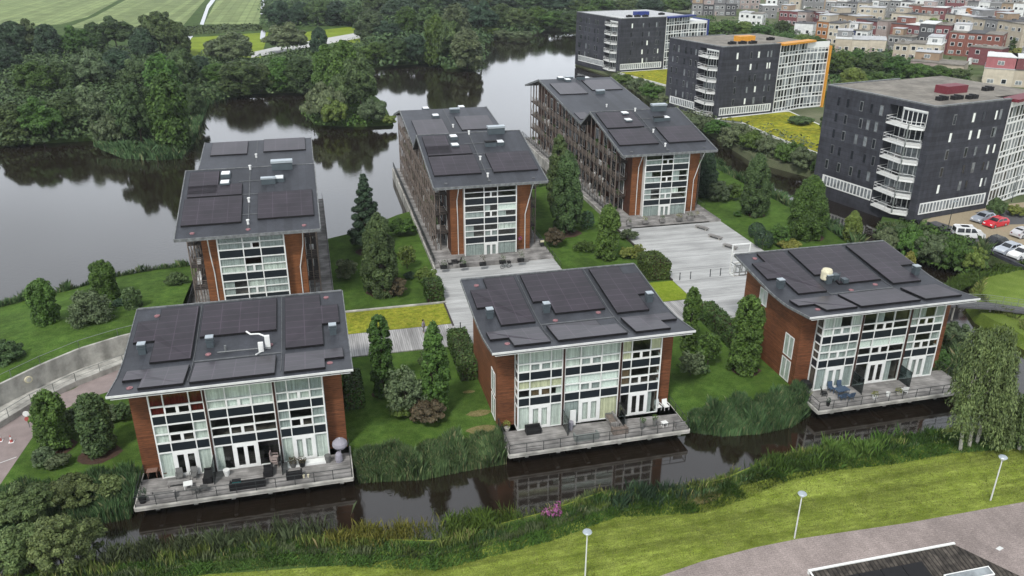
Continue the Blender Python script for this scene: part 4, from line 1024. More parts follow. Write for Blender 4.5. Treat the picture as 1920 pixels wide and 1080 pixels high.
row(1763, 52, 1800, 56, 8, 'bt', 'the short row right of the willow')
row(1788, 38, 1880, 44, 8, 'orkrr', 'the brown and red row')
row(1880, 62, 1930, 66, 8, 'kmk', 'the pinkish row at the frame edge')
row(1800, 55, 1885, 62, 7, 'wkwk', 'the whitish pink row')
row(1602, 44, 1650, 46, 9, 'cbb', 'the pale sand gable row')
row(1540, 30, 1620, 34, 9, 'gggb', 'the grey slab row')
row(1620, 26, 1700, 30, 9, 'wggw', 'the white and grey row')
row(1695, 34, 1765, 38, 8, 'rrm', 'the brick row below the maroon block')
row(1765, 24, 1800, 25, 10, 'mm', 'the maroon block')
row(1805, 24, 1935, 30, 8, 'gwgtwg', 'the light row under the dark trees')
row(1700, 16, 1764, 17, 8, 'wwg', 'the white row near the top')
row(1500, 14, 1560, 15, 8, 'ggt', 'the grey row near the top')
row(1570, 14, 1690, 16, 8, 'gkwgk', 'the long grey row near the top')
row(1430, 18, 1495, 20, 8, 'wgb', 'the pale row near the top')
row(1770, 10, 1930, 14, 8, 'kgkgkgw', 'the farthest right row')
row(1440, 3, 1560, 3, 8, 'gkgw', 'the farthest left row of the town')
row(1580, 2, 1730, 2, 8, 'wkgkg', 'the farthest middle row of the town')

# ------------------------------------------------------------------ vegetation
def quads(name, C, N, sx, sy, m, rng, parent=None, up=None, tri=False):
    """many leaf-sized faces: centres C, normals N, half sizes; up = preferred long axis"""
    n = len(C); N = N / np.linalg.norm(N, axis=1, keepdims=True)
    if up is None: a = rng.normal(size=(n, 3))
    else: a = np.tile(np.array(up, float), (n, 1)) + rng.normal(size=(n, 3)) * .25
    t = a - (a * N).sum(1, keepdims=True) * N; t /= np.linalg.norm(t, axis=1, keepdims=True) + 1e-9
    b = np.cross(N, t); s = rng.uniform(.65, 1.3, (n, 1))
    t = t * sy * s; b = b * sx * s
    V = np.empty((n, 4, 3), np.float32)
    V[:, 0] = C - t; V[:, 1] = C + b + t * .1; V[:, 2] = C + t; V[:, 3] = C - b + t * .1
    me = bpy.data.meshes.new(name); me.vertices.add(4 * n); me.vertices.foreach_set('co', V.ravel())
    me.loops.add(4 * n); me.loops.foreach_set('vertex_index', np.arange(4 * n, dtype=np.int32))
    me.polygons.add(n); me.polygons.foreach_set('loop_start', np.arange(0, 4 * n, 4, dtype=np.int32))
    me.materials.append(m); me.update(calc_edges=True)
    return me
def blob_leaves(blobs, per, rng, zb=-.35, jit=.75):
    Cs, Ns = [], []
    for (x, y, z, r, rz) in blobs:
        k = max(6, int(per * r * r)); d = rng.normal(size=(k * 2, 3)); d /= np.linalg.norm(d, axis=1, keepdims=True)
        d = d[d[:, 2] > zb - rng.uniform(0, .5, len(d))][:k]
        rr = rng.uniform(.62, 1.08, (len(d), 1))
        Cs.append(np.array([x, y, z]) + d * rr * np.array([r, r, rz])); Ns.append(d + rng.normal(size=d.shape) * jit * .6 + np.array([0, 0, .35]))
    return np.vstack(Cs), np.vstack(Ns)
def crown_round(R_, H_, rng, lo=.22, nb=34, asym=.25):
    nb = nb * 3
    """lumpy crown: R_ radius, H_ total height, starts at lo*H_"""
    cz = H_ * (lo + (1 - lo) * .5); hz_ = H_ * (1 - lo) * .5; bl = []
    off = rng.uniform(-asym, asym, (4, 2)) * R_
    for i in range(nb):
        d = rng.normal(size=3); d /= np.linalg.norm(d)
        if d[2] < -.55: d[2] *= -.5
        q = rng.uniform(.4, .92); o = off[i % 4] * (.6)
        k = rng.uniform(.1, .26)
        bl.append((d[0] * q * R_ + o[0], d[1] * q * R_ + o[1], cz + d[2] * q * hz_, R_ * k, R_ * k * rng.uniform(.75, 1.0) * min(1.6, max(.7, hz_ / R_))))
    return bl
def crown_column(R_, H_, rng, nb=46, tip=.35, foot=.8):
    bl = []; nb = nb * 3
    for i in range(nb):
        u = (i + .5) / nb; a = rng.uniform(0, 6.283)
        prof_ = min(1, foot + u * 1.2) * (1 if u < 1 - tip else math.sqrt(max(.03, 1 - ((u - 1 + tip) / tip) ** 2)))
        q = rng.uniform(.4, .8) * prof_ * R_; k = R_ * rng.uniform(.17, .26) * (.55 + .45 * prof_)
        bl.append((q * math.cos(a), q * math.sin(a), H_ * (.04 + .93 * u) - k * .2, k, k * 1.5))
    return bl
def crown_cone(R_, H_, rng, nb=60):
    bl = []
    for i in range(nb):
        u = (i + .5) / nb; a = i * 2.4; q = (1 - u) ** .8 * R_ * rng.uniform(.5, .85); k = R_ * (.12 + .2 * (1 - u))
        bl.append((q * math.cos(a), q * math.sin(a), H_ * (.08 + .9 * u), k, k * .7))
    return bl
def trunk_mesh(R_, H_, rng, top=.7, r=None, mt=None, limbs=5):
    r = r or max(.06, H_ * .018); m = MB(); p = Vector((0, 0, -.3)); q = Vector((rng.uniform(-.1, .1) * R_, rng.uniform(-.1, .1) * R_, H_ * .4)); e = Vector((q.x * 1.5, q.y * 1.5, H_ * top))
    m.bar(p, q, r, 0, 7, r * .72); m.bar(q, e, r * .72, 0, 6, r * .25)
    for i in range(limbs):
        a = i * 2.4 + rng.uniform(0, 1); s = p.lerp(q, rng.uniform(.6, 1)); m.bar(s, s + Vector((math.cos(a) * R_ * .55, math.sin(a) * R_ * .55, H_ * rng.uniform(.15, .3))), r * .45, 0, 5, r * .12)
    return m.build('trunk', mt or M['bark'])
PROTO = {}
def proto(shape, leaf, var, R_=4.0, H_=9.0, leafsz=.3, per=300):
    k = (shape, leaf, var)
    if k in PROTO: return PROTO[k]
    rng = np.random.default_rng(abs(hash((shape, var)) % 1) + var * 17 + {'round': 1, 'tall': 2, 'bush': 3, 'far': 4, 'farbush': 5}[shape])
    if shape in ('round', 'far'): bl = crown_round(R_, H_, rng, .0, 52)
    elif shape == 'tall': bl = crown_column(R_, H_, rng, 50, .6, .75)
    else: bl = crown_round(R_, H_, rng, -.05, 36, .3)
    C, N = blob_leaves(bl, per, rng)
    me = quads('crown', C, N, leafsz * .55, leafsz, L[leaf], rng)
    tr = trunk_mesh(R_, H_, rng); tme = tr.data; bpy.data.objects.remove(tr)
    PROTO[k] = (me, tme, R_, H_); return PROTO[k]
def dep(P):
    s, c = math.sin(YAW), math.cos(YAW)
    return (s * P[0] + c * P[1]) * math.cos(PITCH) + (CAM_H - P[2]) * math.sin(PITCH)
def spot(x, yb, yt, w_, z0=0.0, front=.75):
    P = at(x, yb, z0); r = w_ / 2 * dep(P) / F_PX
    P = (P[0] + front * r * math.sin(YAW), P[1] + front * r * math.cos(YAW), z0)
    h = hz(x, yt, P[1]) - z0
    return P, r, max(h, .5)
def bgtree(x, yb, yt, w_, shape, leaf, label, group, i, z0=-.2, name='broadleaf_tree', cat='tree', front=.6):
    P, r, h = spot(x, yb, yt, w_, z0, front)
    big = dep(P) > 200
    me, tme, R_, H_ = proto(shape, leaf, i % 3, 4.0 if shape != 'tall' else 3.0, 9.0 if shape != 'bush' else 5.0, .26, 420)
    t = thing(name, label, cat, P, rnd.uniform(0, 6.28), group); t.scale = (r / R_ * 1.02, r / R_ * 1.02, h / H_ * .9)
    link('crown', me, t)
    if shape != 'bush': link('trunk', tme, t)
    return t
LN = {'dark': 'dark green', 'deep': 'blackish green', 'mid': 'mid green', 'grey': 'grey-green', 'light': 'fresh green', 'yellow': 'yellow-green', 'hedge': 'green'}
def wood_row(items, place, group, shape='round', z0=-.2, name='broadleaf_tree', cat='tree', noun='tree', front=.6):
    items = sorted(items, key=lambda q: q[0])
    items = [it if len(it) > 5 or shape == 'bush' or i % 2 else it + ('tall',) for i, it in enumerate(items)]
    for i, it in enumerate(items):
        sh = it[5] if len(it) > 5 else shape
        bgtree(it[0], it[1], it[2], it[3], sh, it[4], f'{LN[it[4]]} {noun}, {ORD[i]} from the left {place}', group, i * 7 + int(it[0]), z0, name, cat, front)
wood_row([(18, 118, 40, 66, 'deep'), (50, 114, 38, 58, 'dark'), (84, 120, 45, 54, 'deep'), (135, 116, 50, 64, 'mid'), (172, 104, 42, 46, 'dark'), (208, 100, 32, 66, 'dark'), (262, 118, 52, 56, 'deep'), (292, 112, 14, 78, 'dark'), (328, 112, 40, 52, 'dark')],
         'in the wood edge below the pale fields', 'trees along the field edge')
wood_row([(8, 150, 95, 60, 'deep'), (58, 196, 112, 78, 'mid'), (108, 188, 114, 62, 'dark'), (165, 178, 96, 66, 'grey'), (215, 166, 90, 64, 'deep'), (250, 190, 112, 64, 'dark'), (300, 205, 96, 72, 'mid'), (340, 180, 82, 58, 'dark'), (370, 162, 104, 54, 'deep')],
         'in the middle rows of the left wood', 'trees in the left wood')
wood_row([(18, 280, 192, 78, 'dark'), (68, 277, 184, 78, 'mid'), (120, 268, 172, 76, 'dark'), (165, 262, 160, 80, 'grey'), (203, 286, 214, 60, 'grey', 'bush'), (255, 288, 142, 80, 'dark'), (315, 290, 128, 80, 'mid'), (352, 235, 150, 50, 'dark')],
         'at the water edge of the left wood', 'waterside trees of the left wood', z0=-.9)
wood_row([(425, 128, 60, 88, 'grey'), (445, 182, 110, 90, 'dark'), (400, 172, 118, 60, 'mid'), (532, 106, 42, 76, 'grey'), (522, 174, 104, 66, 'mid'), (562, 176, 104, 66, 'dark'), (484, 176, 116, 50, 'dark'), (596, 112, 48, 38, 'deep', 'tall')],
         'behind the lake bay over the leftmost flats', 'trees behind the lake bay')
wood_row([(500, 44, 10, 36, 'dark'), (520, 62, -4, 50, 'deep'), (560, 52, 2, 52, 'deep'), (592, 52, -5, 54, 'dark'), (628, 52, 0, 56, 'deep'), (660, 54, 6, 50, 'dark'), (690, 80, 14, 62, 'grey'), (722, 82, 38, 50, 'deep')],
         'in the dark row beyond the country road', 'trees beyond the country road')
wood_row([(612, 196, 76, 62, 'mid'), (645, 205, 66, 72, 'mid'), (672, 214, 96, 66, 'dark'), (640, 226, 128, 60, 'dark')], 'in the tall middle of the wooded islet', 'tall trees of the islet', z0=-.3)
wood_row([(600, 238, 152, 76, 'grey', 'bush'), (620, 240, 182, 56, 'light', 'bush'), (692, 238, 182, 58, 'grey', 'bush'), (724, 238, 214, 30, 'light', 'bush')], 'at the water edge of the islet', 'bushes of the islet', z0=-.6, name='waterside_bush', cat='bush', noun='rounded bush')
wood_row([(640, 150, 86, 50, 'dark'), (700, 124, 74, 56, 'mid'), (738, 122, 68, 56, 'dark'), (776, 120, 58, 62, 'deep'), (815, 122, 18, 54, 'mid'), (840, 124, 26, 58, 'dark'), (872, 130, 48, 66, 'grey')], 'on the far shore left of the narrows', 'trees of the far lake shore')
wood_row([(740, 122, 102, 30, 'light', 'bush'), (792, 120, 102, 32, 'light', 'bush'), (914, 68, 48, 36, 'light', 'bush'), (940, 72, 54, 34, 'grey', 'bush'), (970, 74, 56, 46, 'grey', 'bush')], 'low at the far lake edge', 'bushes of the far lake shore', z0=-.8, name='waterside_bush', cat='bush', noun='low bush')
wood_row([(760, 70, 8, 56, 'mid'), (802, 72, 6, 56, 'dark'), (850, 80, 0, 62, 'grey'), (900, 66, -2, 60, 'deep'), (936, 60, 2, 54, 'dark'), (966, 62, 8, 54, 'dark'), (1002, 56, 8, 54, 'mid'), (1036, 58, 14, 56, 'mid'), (1066, 60, 16, 52, 'dark'), (1100, 52, 2, 56, 'mid')],
         'in the tall wood behind the far lake shore', 'trees behind the far lake shore')
wood_row([(700, 34, -12, 64, 'dark'), (748, 44, -10, 72, 'deep'), (792, 40, -12, 72, 'dark'), (840, 30, -16, 72, 'deep'), (890, 26, -14, 66, 'dark'), (940, 24, -16, 64, 'deep'), (990, 26, -16, 66, 'dark'), (1040, 26, -14, 64, 'deep'), (1085, 26, -14, 60, 'dark')],
         'in the farthest wood at the picture top', 'trees of the farthest wood')
wood_row([(1125, 30, -8, 66, 'mid'), (1172, 26, -10, 66, 'dark'), (1218, 28, -8, 66, 'deep'), (1262, 26, -10, 62, 'mid'), (1300, 14, -10, 54, 'dark'), (1345, 12, -12, 54, 'deep'), (1395, 8, -12, 54, 'dark')], 'behind the roof of the blue-edged tower', 'trees behind the blue-edged tower')
wood_row([(1328, 68, 36, 48, 'light'), (1360, 66, 32, 48, 'mid'), (1394, 66, 34, 46, 'light'), (1426, 70, 40, 42, 'mid'), (1465, 58, 32, 32, 'dark'), (1472, 82, 56, 42, 'mid'), (1504, 86, 58, 42, 'light'), (1532, 92, 62, 36, 'mid')],
         'in the tree belt behind the orange-edged tower', 'trees behind the orange-edged tower')
wood_row([(1550, 138, 84, 46, 'dark'), (1576, 142, 84, 52, 'mid'), (1604, 136, 82, 56, 'mid'), (1640, 142, 88, 60, 'dark'), (1682, 146, 96, 60, 'mid'), (1722, 152, 108, 58, 'mid'), (1762, 152, 114, 54, 'mid'), (1798, 152, 118, 46, 'dark'), (1600, 166, 118, 54, 'light'), (1650, 168, 124, 56, 'mid')],
         'in the tree belt over the red-boxed tower', 'trees behind the red-boxed tower')
wood_row([(1513, 26, 8, 24, 'mid'), (1531, 28, 12, 22, 'mid'), (1562, 32, 14, 28, 'dark'), (1594, 40, 18, 32, 'mid'), (1612, 42, 22, 26, 'light'), (1680, 46, 34, 18, 'light'), (1700, 48, 34, 20, 'yellow'), (1754, 60, 26, 52, 'light'), (1802, 64, 54, 18, 'mid'), (1842, 70, 57, 22, 'mid'), (1850, 6, -12, 54, 'deep'), (1900, 8, -12, 54, 'deep'), (1908, 92, 56, 32, 'dark'), (1912, 104, 80, 34, 'yellow')],
         'among the houses of the town', 'trees between the town houses')
wood_row([(1168, 162, 136, 42, 'mid'), (1196, 174, 142, 44, 'grey'), (1226, 188, 150, 46, 'mid'), (1252, 200, 166, 34, 'grey'), (1308, 246, 212, 42, 'grey'), (1340, 256, 218, 48, 'mid'), (1376, 272, 226, 52, 'grey'), (1412, 286, 238, 52, 'mid'), (1446, 297, 248, 52, 'grey'), (1480, 309, 258, 52, 'mid'), (1512, 319, 268, 48, 'grey'), (1538, 325, 288, 34, 'mid')],
         'in the hedge bank beyond the canal', 'bushes of the canal hedge bank', 'bush', z0=-.6, name='bank_bush', cat='bush', noun='bush')
wood_row([(1672, 478, 420, 56, 'grey'), (1708, 486, 412, 60, 'mid'), (1748, 494, 422, 62, 'grey'), (1790, 500, 432, 62, 'mid'), (1824, 504, 448, 46, 'light'), (1690, 450, 412, 54, 'dark')], 'on the spit before the car park', 'bushes of the car park spit', 'bush', z0=-.6, name='spit_bush', cat='bush', noun='bush')
wood_row([(1868, 402, 362, 36, 'dark'), (1908, 400, 376, 34, 'yellow'), (1560, 190, 160, 36, 'mid')], 'beside the walls of the red-boxed tower', None, 'bush', z0=0, name='tower_bush', cat='bush', noun='bush')
wood_row([(1560, 246, 205, 40, 'dark'), (1500, 232, 212, 50, 'dark')], 'on the yellow roof garden by the tower', None, 'bush', z0=.4, name='roof_garden_bush', cat='bush', noun='bush')

# ---- garden trees and shrubs close by, each with a crown of its own
def garden(kind, x, yb, yt, w_, leaf, label, name, cat='tree', z0=0.0, front=.75, leafsz=.16, per=None, trunk=True, tw=None, lo=.1):
    P, r, h = spot(x, yb, yt, w_, z0, front)
    rng = np.random.default_rng(int(x * 7 + yb)); leafsz = min(leafsz, .17); per = (per or 560) * 1.4
    if kind == 'round': bl = crown_round(r, h, rng, lo, 46)
    elif kind == 'bush': bl = crown_round(r, h, rng, -.05, 40, .3)
    elif kind == 'column': bl = crown_column(r * 1.06, h, rng, 70, .3, .9)
    elif kind == 'spire': bl = crown_column(r * .95, h, rng, 60, .85, .7)
    elif kind == 'cone': bl = crown_cone(r * 1.2, h, rng)
    elif kind == 'ball': bl = [(0, 0, h * .48, r * .95, h * .5)]
    if kind == 'ball':
        k = int(14 * r * r / (leafsz ** 2)); d = rng.normal(size=(k, 3)); d /= np.linalg.norm(d, axis=1, keepdims=True); d = d[d[:, 2] > -.8]
        C = np.array([0, 0, h * .48]) + d * rng.uniform(.9, 1.02, (len(d), 1)) * np.array([r, r, h * .52]); N = d + rng.normal(size=d.shape) * .35
    else: C, N = blob_leaves(bl, per, rng)
    t = thing(name, label, cat, P)
    link('crown', quads('crown', C, N, leafsz * .5, leafsz * .9, L[leaf], rng), t)
    if trunk: tr = trunk_mesh(r, h, rng); tr.parent = t
    return t
G = garden
MZ = 1.3
G('column', 80, 624, 530, 52, 'mid', 'oval columnar tree nearest the frame edge on the lake-side lawn', 'columnar_tree', z0=MZ)
G('column', 192, 572, 496, 48, 'mid', 'columnar tree at the lake shore behind the spreading shrub', 'columnar_tree', z0=MZ)
G('bush', 160, 632, 556, 96, 'grey', 'wide spreading grey-green shrub between two columnar trees by the lake', 'spreading_shrub', 'shrub', z0=MZ, per=150)
G('column', 247, 596, 546, 34, 'dark', 'short conical shrub by the back left roof corner of the leftmost front house', 'conical_shrub', 'shrub', z0=MZ)
G('bush', 222, 588, 566, 26, 'deep', 'small blackish shrub beside the short conical shrub', 'low_shrub', 'shrub', z0=MZ)
G('bush', 327, 542, 517, 40, 'dark', 'low round shrub alone on the lawn left of the long flats', 'low_shrub', 'shrub', z0=MZ)
G('bush', 8, 706, 646, 64, 'dark', 'dark shrub at the left frame edge above the curved wall', 'low_shrub', 'shrub', z0=MZ)
G('column', 96, 858, 740, 62, 'mid', 'columnar tree beside the pink path, left one of the pair', 'columnar_tree')
G('column', 180, 866, 742, 62, 'dark', 'columnar tree in a bare soil patch, right one of the pair', 'columnar_tree')
G('bush', 138, 826, 772, 44, 'dark', 'dark shrub squeezed between the two columnar trees by the path', 'low_shrub', 'shrub')
G('bush', 202, 802, 764, 40, 'grey', 'clipped grey-green shrub right of the soil patch', 'clipped_shrub', 'shrub')
G('bush', 226, 800, 764, 38, 'dark', 'clipped dark shrub next to the brown wall of the leftmost front house', 'clipped_shrub', 'shrub')
G('bush', 78, 888, 848, 44, 'grey', 'low grey-green mound below the left columnar tree', 'low_shrub', 'shrub')
G('bush', 104, 892, 862, 44, 'grey', 'low pale mound with feathery front below the columnar pair', 'low_shrub', 'shrub')
for x, yb, yt, w_, lf, lab in ((40, 1005, 918, 110, 'grey', 'feathery grey-green willow bush at the left frame edge, upper one'), (128, 972, 905, 90, 'grey', 'feathery willow bush with a reddish top below the soil patch'),
                               (20, 1110, 1000, 120, 'grey', 'pale grey-green willow bush in the bottom left corner'), (100, 1110, 985, 120, 'grey', 'dark willow bush at the bottom edge left of the canal'),
                               (168, 1050, 982, 64, 'grey', 'grey-green willow bush leaning over the left canal end'), (205, 950, 900, 60, 'grey', 'dark reedy bush left of the leftmost deck')):
    G('bush', x, yb, yt, w_, 'will' if lf == 'grey' else lf, lab, 'willow_bush', 'bush', z0=-.7, leafsz=.13, per=700)
G('column', 718, 752, 588, 46, 'mid', 'tall columnar tree between two front houses, left of the feathery shrub', 'columnar_tree', leafsz=.17)
G('spire', 818, 790, 602, 68, 'mid', 'tall spire-shaped tree between two front houses, right of the feathery shrub', 'spire_tree', leafsz=.19)
G('bush', 762, 798, 690, 76, 'grey', 'feathery light shrub between the two tall trees of the front garden', 'feathery_shrub', 'shrub', leafsz=.19, per=220)
G('bush', 755, 792, 748, 50, 'light', 'yellowish low shrub at the foot of the feathery shrub', 'low_shrub', 'shrub')
G('bush', 802, 802, 745, 70, 'red', 'brown-red shrub before the tall spire-shaped tree', 'red_shrub', 'shrub')
G('bush', 812, 700, 655, 50, 'dark', 'dark shrub at the boardwalk edge behind the spire-shaped tree', 'low_shrub', 'shrub')
G('spire', 712, 566, 402, 84, 'dark', 'big dark broad tree in the garden beside the leftmost long flats', 'broad_tree', leafsz=.22)
G('cone', 686, 480, 326, 66, 'deep', 'dark ragged conifer at the lake end of the left back garden', 'conifer', leafsz=.22)
G('bush', 650, 530, 488, 44, 'grey', 'round grey-green shrub left of the big dark tree', 'round_shrub', 'shrub')
G('bush', 738, 560, 520, 46, 'red', 'reddish low shrub at the foot of the big dark tree', 'low_shrub', 'shrub')
G('bush', 748, 448, 410, 50, 'mid', 'mid green shrub by the platform edge near the lake', 'round_shrub', 'shrub')
G('bush', 762, 510, 460, 38, 'light', 'light open shrub right of the big dark tree', 'open_shrub', 'shrub', per=150)
G('bush', 796, 542, 500, 40, 'light', 'rounded light green shrub beside the clipped cube hedge', 'round_shrub', 'shrub')
G('bush', 768, 526, 512, 22, 'deep', 'tiny dark shrub between the two light shrubs', 'low_shrub', 'shrub')
G('spire', 1046, 400, 250, 56, 'dark', 'tall dark tree between the middle and right flats, the farther one', 'broad_tree', leafsz=.22)
G('spire', 1062, 446, 282, 74, 'dark', 'tall dark tree between the middle and right flats, the nearer one', 'broad_tree', leafsz=.22)
G('ball', 1100, 432, 394, 28, 'deep', 'dark clipped ball right of the two tall dark trees', 'clipped_ball', 'shrub')
G('bush', 1042, 466, 426, 42, 'red', 'brownish round bush below the railing of the middle flats', 'round_shrub', 'shrub')
G('column', 1139, 490, 382, 44, 'mid', 'fresh columnar tree standing free on the lawn below the right flats', 'columnar_tree', leafsz=.18)
G('bush', 1098, 476, 452, 40, 'mid', 'thin low shrub left of the free columnar tree', 'low_shrub', 'shrub', per=120)
G('bush', 1180, 486, 462, 34, 'yellow', 'yellow-green low shrub by the terrace corner', 'low_shrub', 'shrub')
G('bush', 1196, 488, 456, 30, 'yellow', 'yellow-green taller shrub touching the terrace edge', 'open_shrub', 'shrub', per=150)
G('bush', 1180, 452, 428, 36, 'grey', 'grey straggly shrub at the head of the terrace edge', 'low_shrub', 'shrub', per=150)
G('column', 1293, 660, 534, 34, 'mid', 'slim columnar tree behind the right end of the middle front house', 'columnar_tree', leafsz=.17)
G('column', 1398, 706, 552, 60, 'mid', 'tall fresh columnar tree left of the rightmost front house', 'columnar_tree', leafsz=.18)
G('round', 1298, 708, 658, 54, 'grey', 'small open tree right of the middle front house', 'small_tree', leafsz=.18, per=190, front=.5)
G('round', 1330, 690, 620, 52, 'mid', 'small round tree under the long hedge', 'small_tree', leafsz=.18, per=190, front=.5)
G('bush', 1322, 700, 680, 24, 'dark', 'tiny dark bush at the foot of the small round tree', 'low_shrub', 'shrub')
G('spire', 1325, 372, 282, 48, 'deep', 'dark tree right behind the eave of the longest flats', 'broad_tree', leafsz=.22)
G('spire', 1417, 408, 284, 66, 'dark', 'dense dark tree on the canal lawn with a visible stem', 'broad_tree', leafsz=.22)
G('bush', 1350, 380, 338, 48, 'grey', 'grey-green shrub between the two dark trees on the canal lawn', 'round_shrub', 'shrub')
G('bush', 1376, 374, 340, 40, 'mid', 'mid green shrub left of the dense dark tree', 'round_shrub', 'shrub')
G('spire', 1519, 452, 328, 86, 'mid', 'biggest tree on the canal lawn, behind the roof of the rightmost front house', 'broad_tree', leafsz=.22)
G('spire', 1600, 452, 392, 42, 'light', 'small bright green tree at the canal bend', 'small_tree', leafsz=.2)
G('spire', 1706, 504, 466, 26, 'yellow', 'small bright shrub peeping over the rightmost front roof', 'open_shrub', 'shrub', z0=-.5)
G('ball', 1420, 446, 414, 32, 'deep', 'dark clipped ball beside the wide terrace, the farther one', 'clipped_ball', 'shrub')
G('ball', 1433, 466, 428, 36, 'deep', 'dark clipped ball beside the wide terrace, the nearer one', 'clipped_ball', 'shrub')
G('bush', 1462, 460, 418, 42, 'mid', 'round bush right of the clipped balls', 'round_shrub', 'shrub')
G('bush', 1482, 466, 446, 44, 'yellow', 'pale yellow low shrub at the roof edge of the rightmost front house', 'low_shrub', 'shrub')
G('bush', 1382, 404, 392, 14, 'mid', 'tiny bush alone on the canal lawn', 'low_shrub', 'shrub', trunk=False)
G('bush', 1795, 655, 598, 60, 'grey', 'feathery bush at the right wall of the rightmost front house', 'willow_bush', 'bush', z0=-.5)
G('bush', 1770, 690, 650, 44, 'mid', 'low bush on the strip of lawn beside the weeping tree', 'low_shrub', 'shrub', z0=-.3)
def patch(name, x, y, rx, ry, m, z=.02, seed=0):
    P = at(x, y, z); rg = random.Random(seed); sheet(name, [(P[0] + rx * math.cos(a) * rg.uniform(.85, 1.1), P[1] + ry * math.sin(a) * rg.uniform(.85, 1.1)) for a in [i * .45 for i in range(14)]], m, z)
for k, (x, y, r_) in enumerate(((190, 856, 1.7), (110, 846, 1.6), (722, 738, 1.2), (1400, 690, 1.5), (1139, 480, 1.2), (722, 548, 2.4), (690, 474, 1.8), (1417, 400, 1.5), (1520, 440, 2), (1065, 436, 2))): patch('soil_ring', x, y, r_ * 1.1, r_, M['soil'], .015 + .001 * k, k)
M['worn'] = grass('worn_dry_grass', (.12, .12, .04), (.22, .18, .09), 2.5)
for k, (x, y, r_) in enumerate(((900, 775, 1.0), (905, 805, 1.2), (880, 735, .5), (1310, 930, 1.6))): patch('worn_grass', x, y, r_ * 1.3, r_ * .6, M['worn'], .03 + .001 * k, k + 20)
# clipped hedges
def hedge(x0, x1, y0, y1, h, label, dome=.0):
    rng = np.random.default_rng(int(x0 * 10)); n = int(((x1 - x0) * (y1 - y0) + 2 * h * (x1 - x0 + y1 - y0)) * 75)
    P = rng.uniform(0, 1, (n, 3)) * np.array([x1 - x0, y1 - y0, h]); a = np.array([(y1 - y0) * h, (y1 - y0) * h, (x1 - x0) * h, (x1 - x0) * h, (x1 - x0) * (y1 - y0)]); f = rng.choice(5, n, p=a / a.sum())
    N = np.zeros((n, 3)); P[f == 0, 0] = 0; N[f == 0, 0] = -1; P[f == 1, 0] = x1 - x0; N[f == 1, 0] = 1; P[f == 2, 1] = 0; N[f == 2, 1] = -1
    P[f == 3, 1] = y1 - y0; N[f == 3, 1] = 1; P[f == 4, 2] = h; N[f == 4, 2] = 1
    if dome: k = f == 4; u = P[k, 0] / (x1 - x0) * 2 - 1; v = P[k, 1] / (y1 - y0) * 2 - 1; P[k, 2] = h + dome * (1 - u * u) * (1 - v * v)
    P += rng.normal(size=P.shape) * .07; N += rng.normal(size=N.shape) * .45
    c = ((x0 + x1) / 2, (y0 + y1) / 2, 0); P[:, 0] += x0 - c[0]; P[:, 1] += y0 - c[1]
    t = thing('clipped_hedge', label, 'hedge', c)
    link('foliage', quads('foliage', P, N, .09, .15, L['hedge'], rng), t)
    MB().box(x0 - c[0] + .12, x1 - c[0] - .12, y0 - c[1] + .12, y1 - c[1] - .12, 0, h - .12).build('hedge_core', M['soil'], t)
hedge(13.3, 15.4, 76.5, 85.3, 2.1, 'long clipped hedge along the left wall of the middle front house')
hedge(45.3, 47.3, 74.3, 85.4, 2.1, 'longest clipped hedge, running between terrace and small trees')
hedge(43.9, 47.0, 97.6, 102.2, 2.6, 'big clipped cube hedge with a domed top at the terrace corner', .7)
hedge(12.7, 14.9, 97.7, 100.9, 2.2, 'clipped cube hedge at the corner of the yellow sedum bed')
hedge(.9, 2.6, 73.5, 78.5, 2.0, 'short clipped hedge at the right wall of the leftmost front house')
# the weeping willow on the bank and its neighbour
def willow(x, yb, yt, w_, label, z0=-.1, n=260, stems=((0, 0),), seed=3, lf='grey'):
    P, r, h = spot(x, yb, yt, w_, z0, .2); rng = np.random.default_rng(seed)
    t = thing('weeping_willow', label, 'tree', P); Cs, Ns = [], []
    m = MB(); cl = []
    for i in range(30):
        a = rng.uniform(0, 6.283); u = rng.uniform(0, 1); q = r * (.25 + .6 * math.sqrt(rng.uniform(0, 1))) * (1 - .55 * u); cl.append((q * math.cos(a), q * math.sin(a), h * (.24 + .66 * u), r * rng.uniform(.24, .4)))
    for (cx, cy, cz, cr) in cl:
        for k2 in range(int(n / 14)):
            a = rng.uniform(0, 6.283); q = cr * math.sqrt(rng.uniform(0, 1)); ln = rng.uniform(.08, .3) * h; k = int(ln / .1)
            s = rng.uniform(0, 1, k); o = rng.normal(size=(k, 3)) * np.array([.1, .1, .1]); ex = 1 + s * .35
            C = np.stack([cx + q * math.cos(a) * ex, cy + q * math.sin(a) * ex, cz + cr * .6 * math.sqrt(max(0, 1 - (q / cr) ** 2)) - s * ln], 1) + o
            C = C[C[:, 2] > h * .1]
            Cs.append(C); Ns.append(rng.normal(size=(len(C), 3)) * .6 + np.array([math.cos(a), math.sin(a), .5]))
    link('crown', quads('crown', np.vstack(Cs), np.vstack(Ns), .05, .17, L[lf], rng, up=(0, 0, 1)), t)
    for i, (dx, dy) in enumerate(stems):
        tx, ty = dx * 1.3 - .2, dy + .2
        m.bar((dx, dy, -.4), (tx, ty, h * .33), .17, 0, 8, .12)
        for (cx, cy, cz, cr) in cl[i::len(stems)]: m.bar((tx, ty, h * .32), (cx, cy, cz), .07, 0, 5, .02)
    m.build('trunk', M['birch'], t)
willow(1824, 842, 604, 132, 'large weeping willow with pale stems on the near bank, right side', stems=((-1.0, -.2), (.2, .1), (1.2, .3)), n=640, seed=5, lf='will')
willow(1918, 842, 730, 80, 'smaller weeping willow cut by the right frame edge', seed=9, n=420, lf='will', stems=((0, 0),))

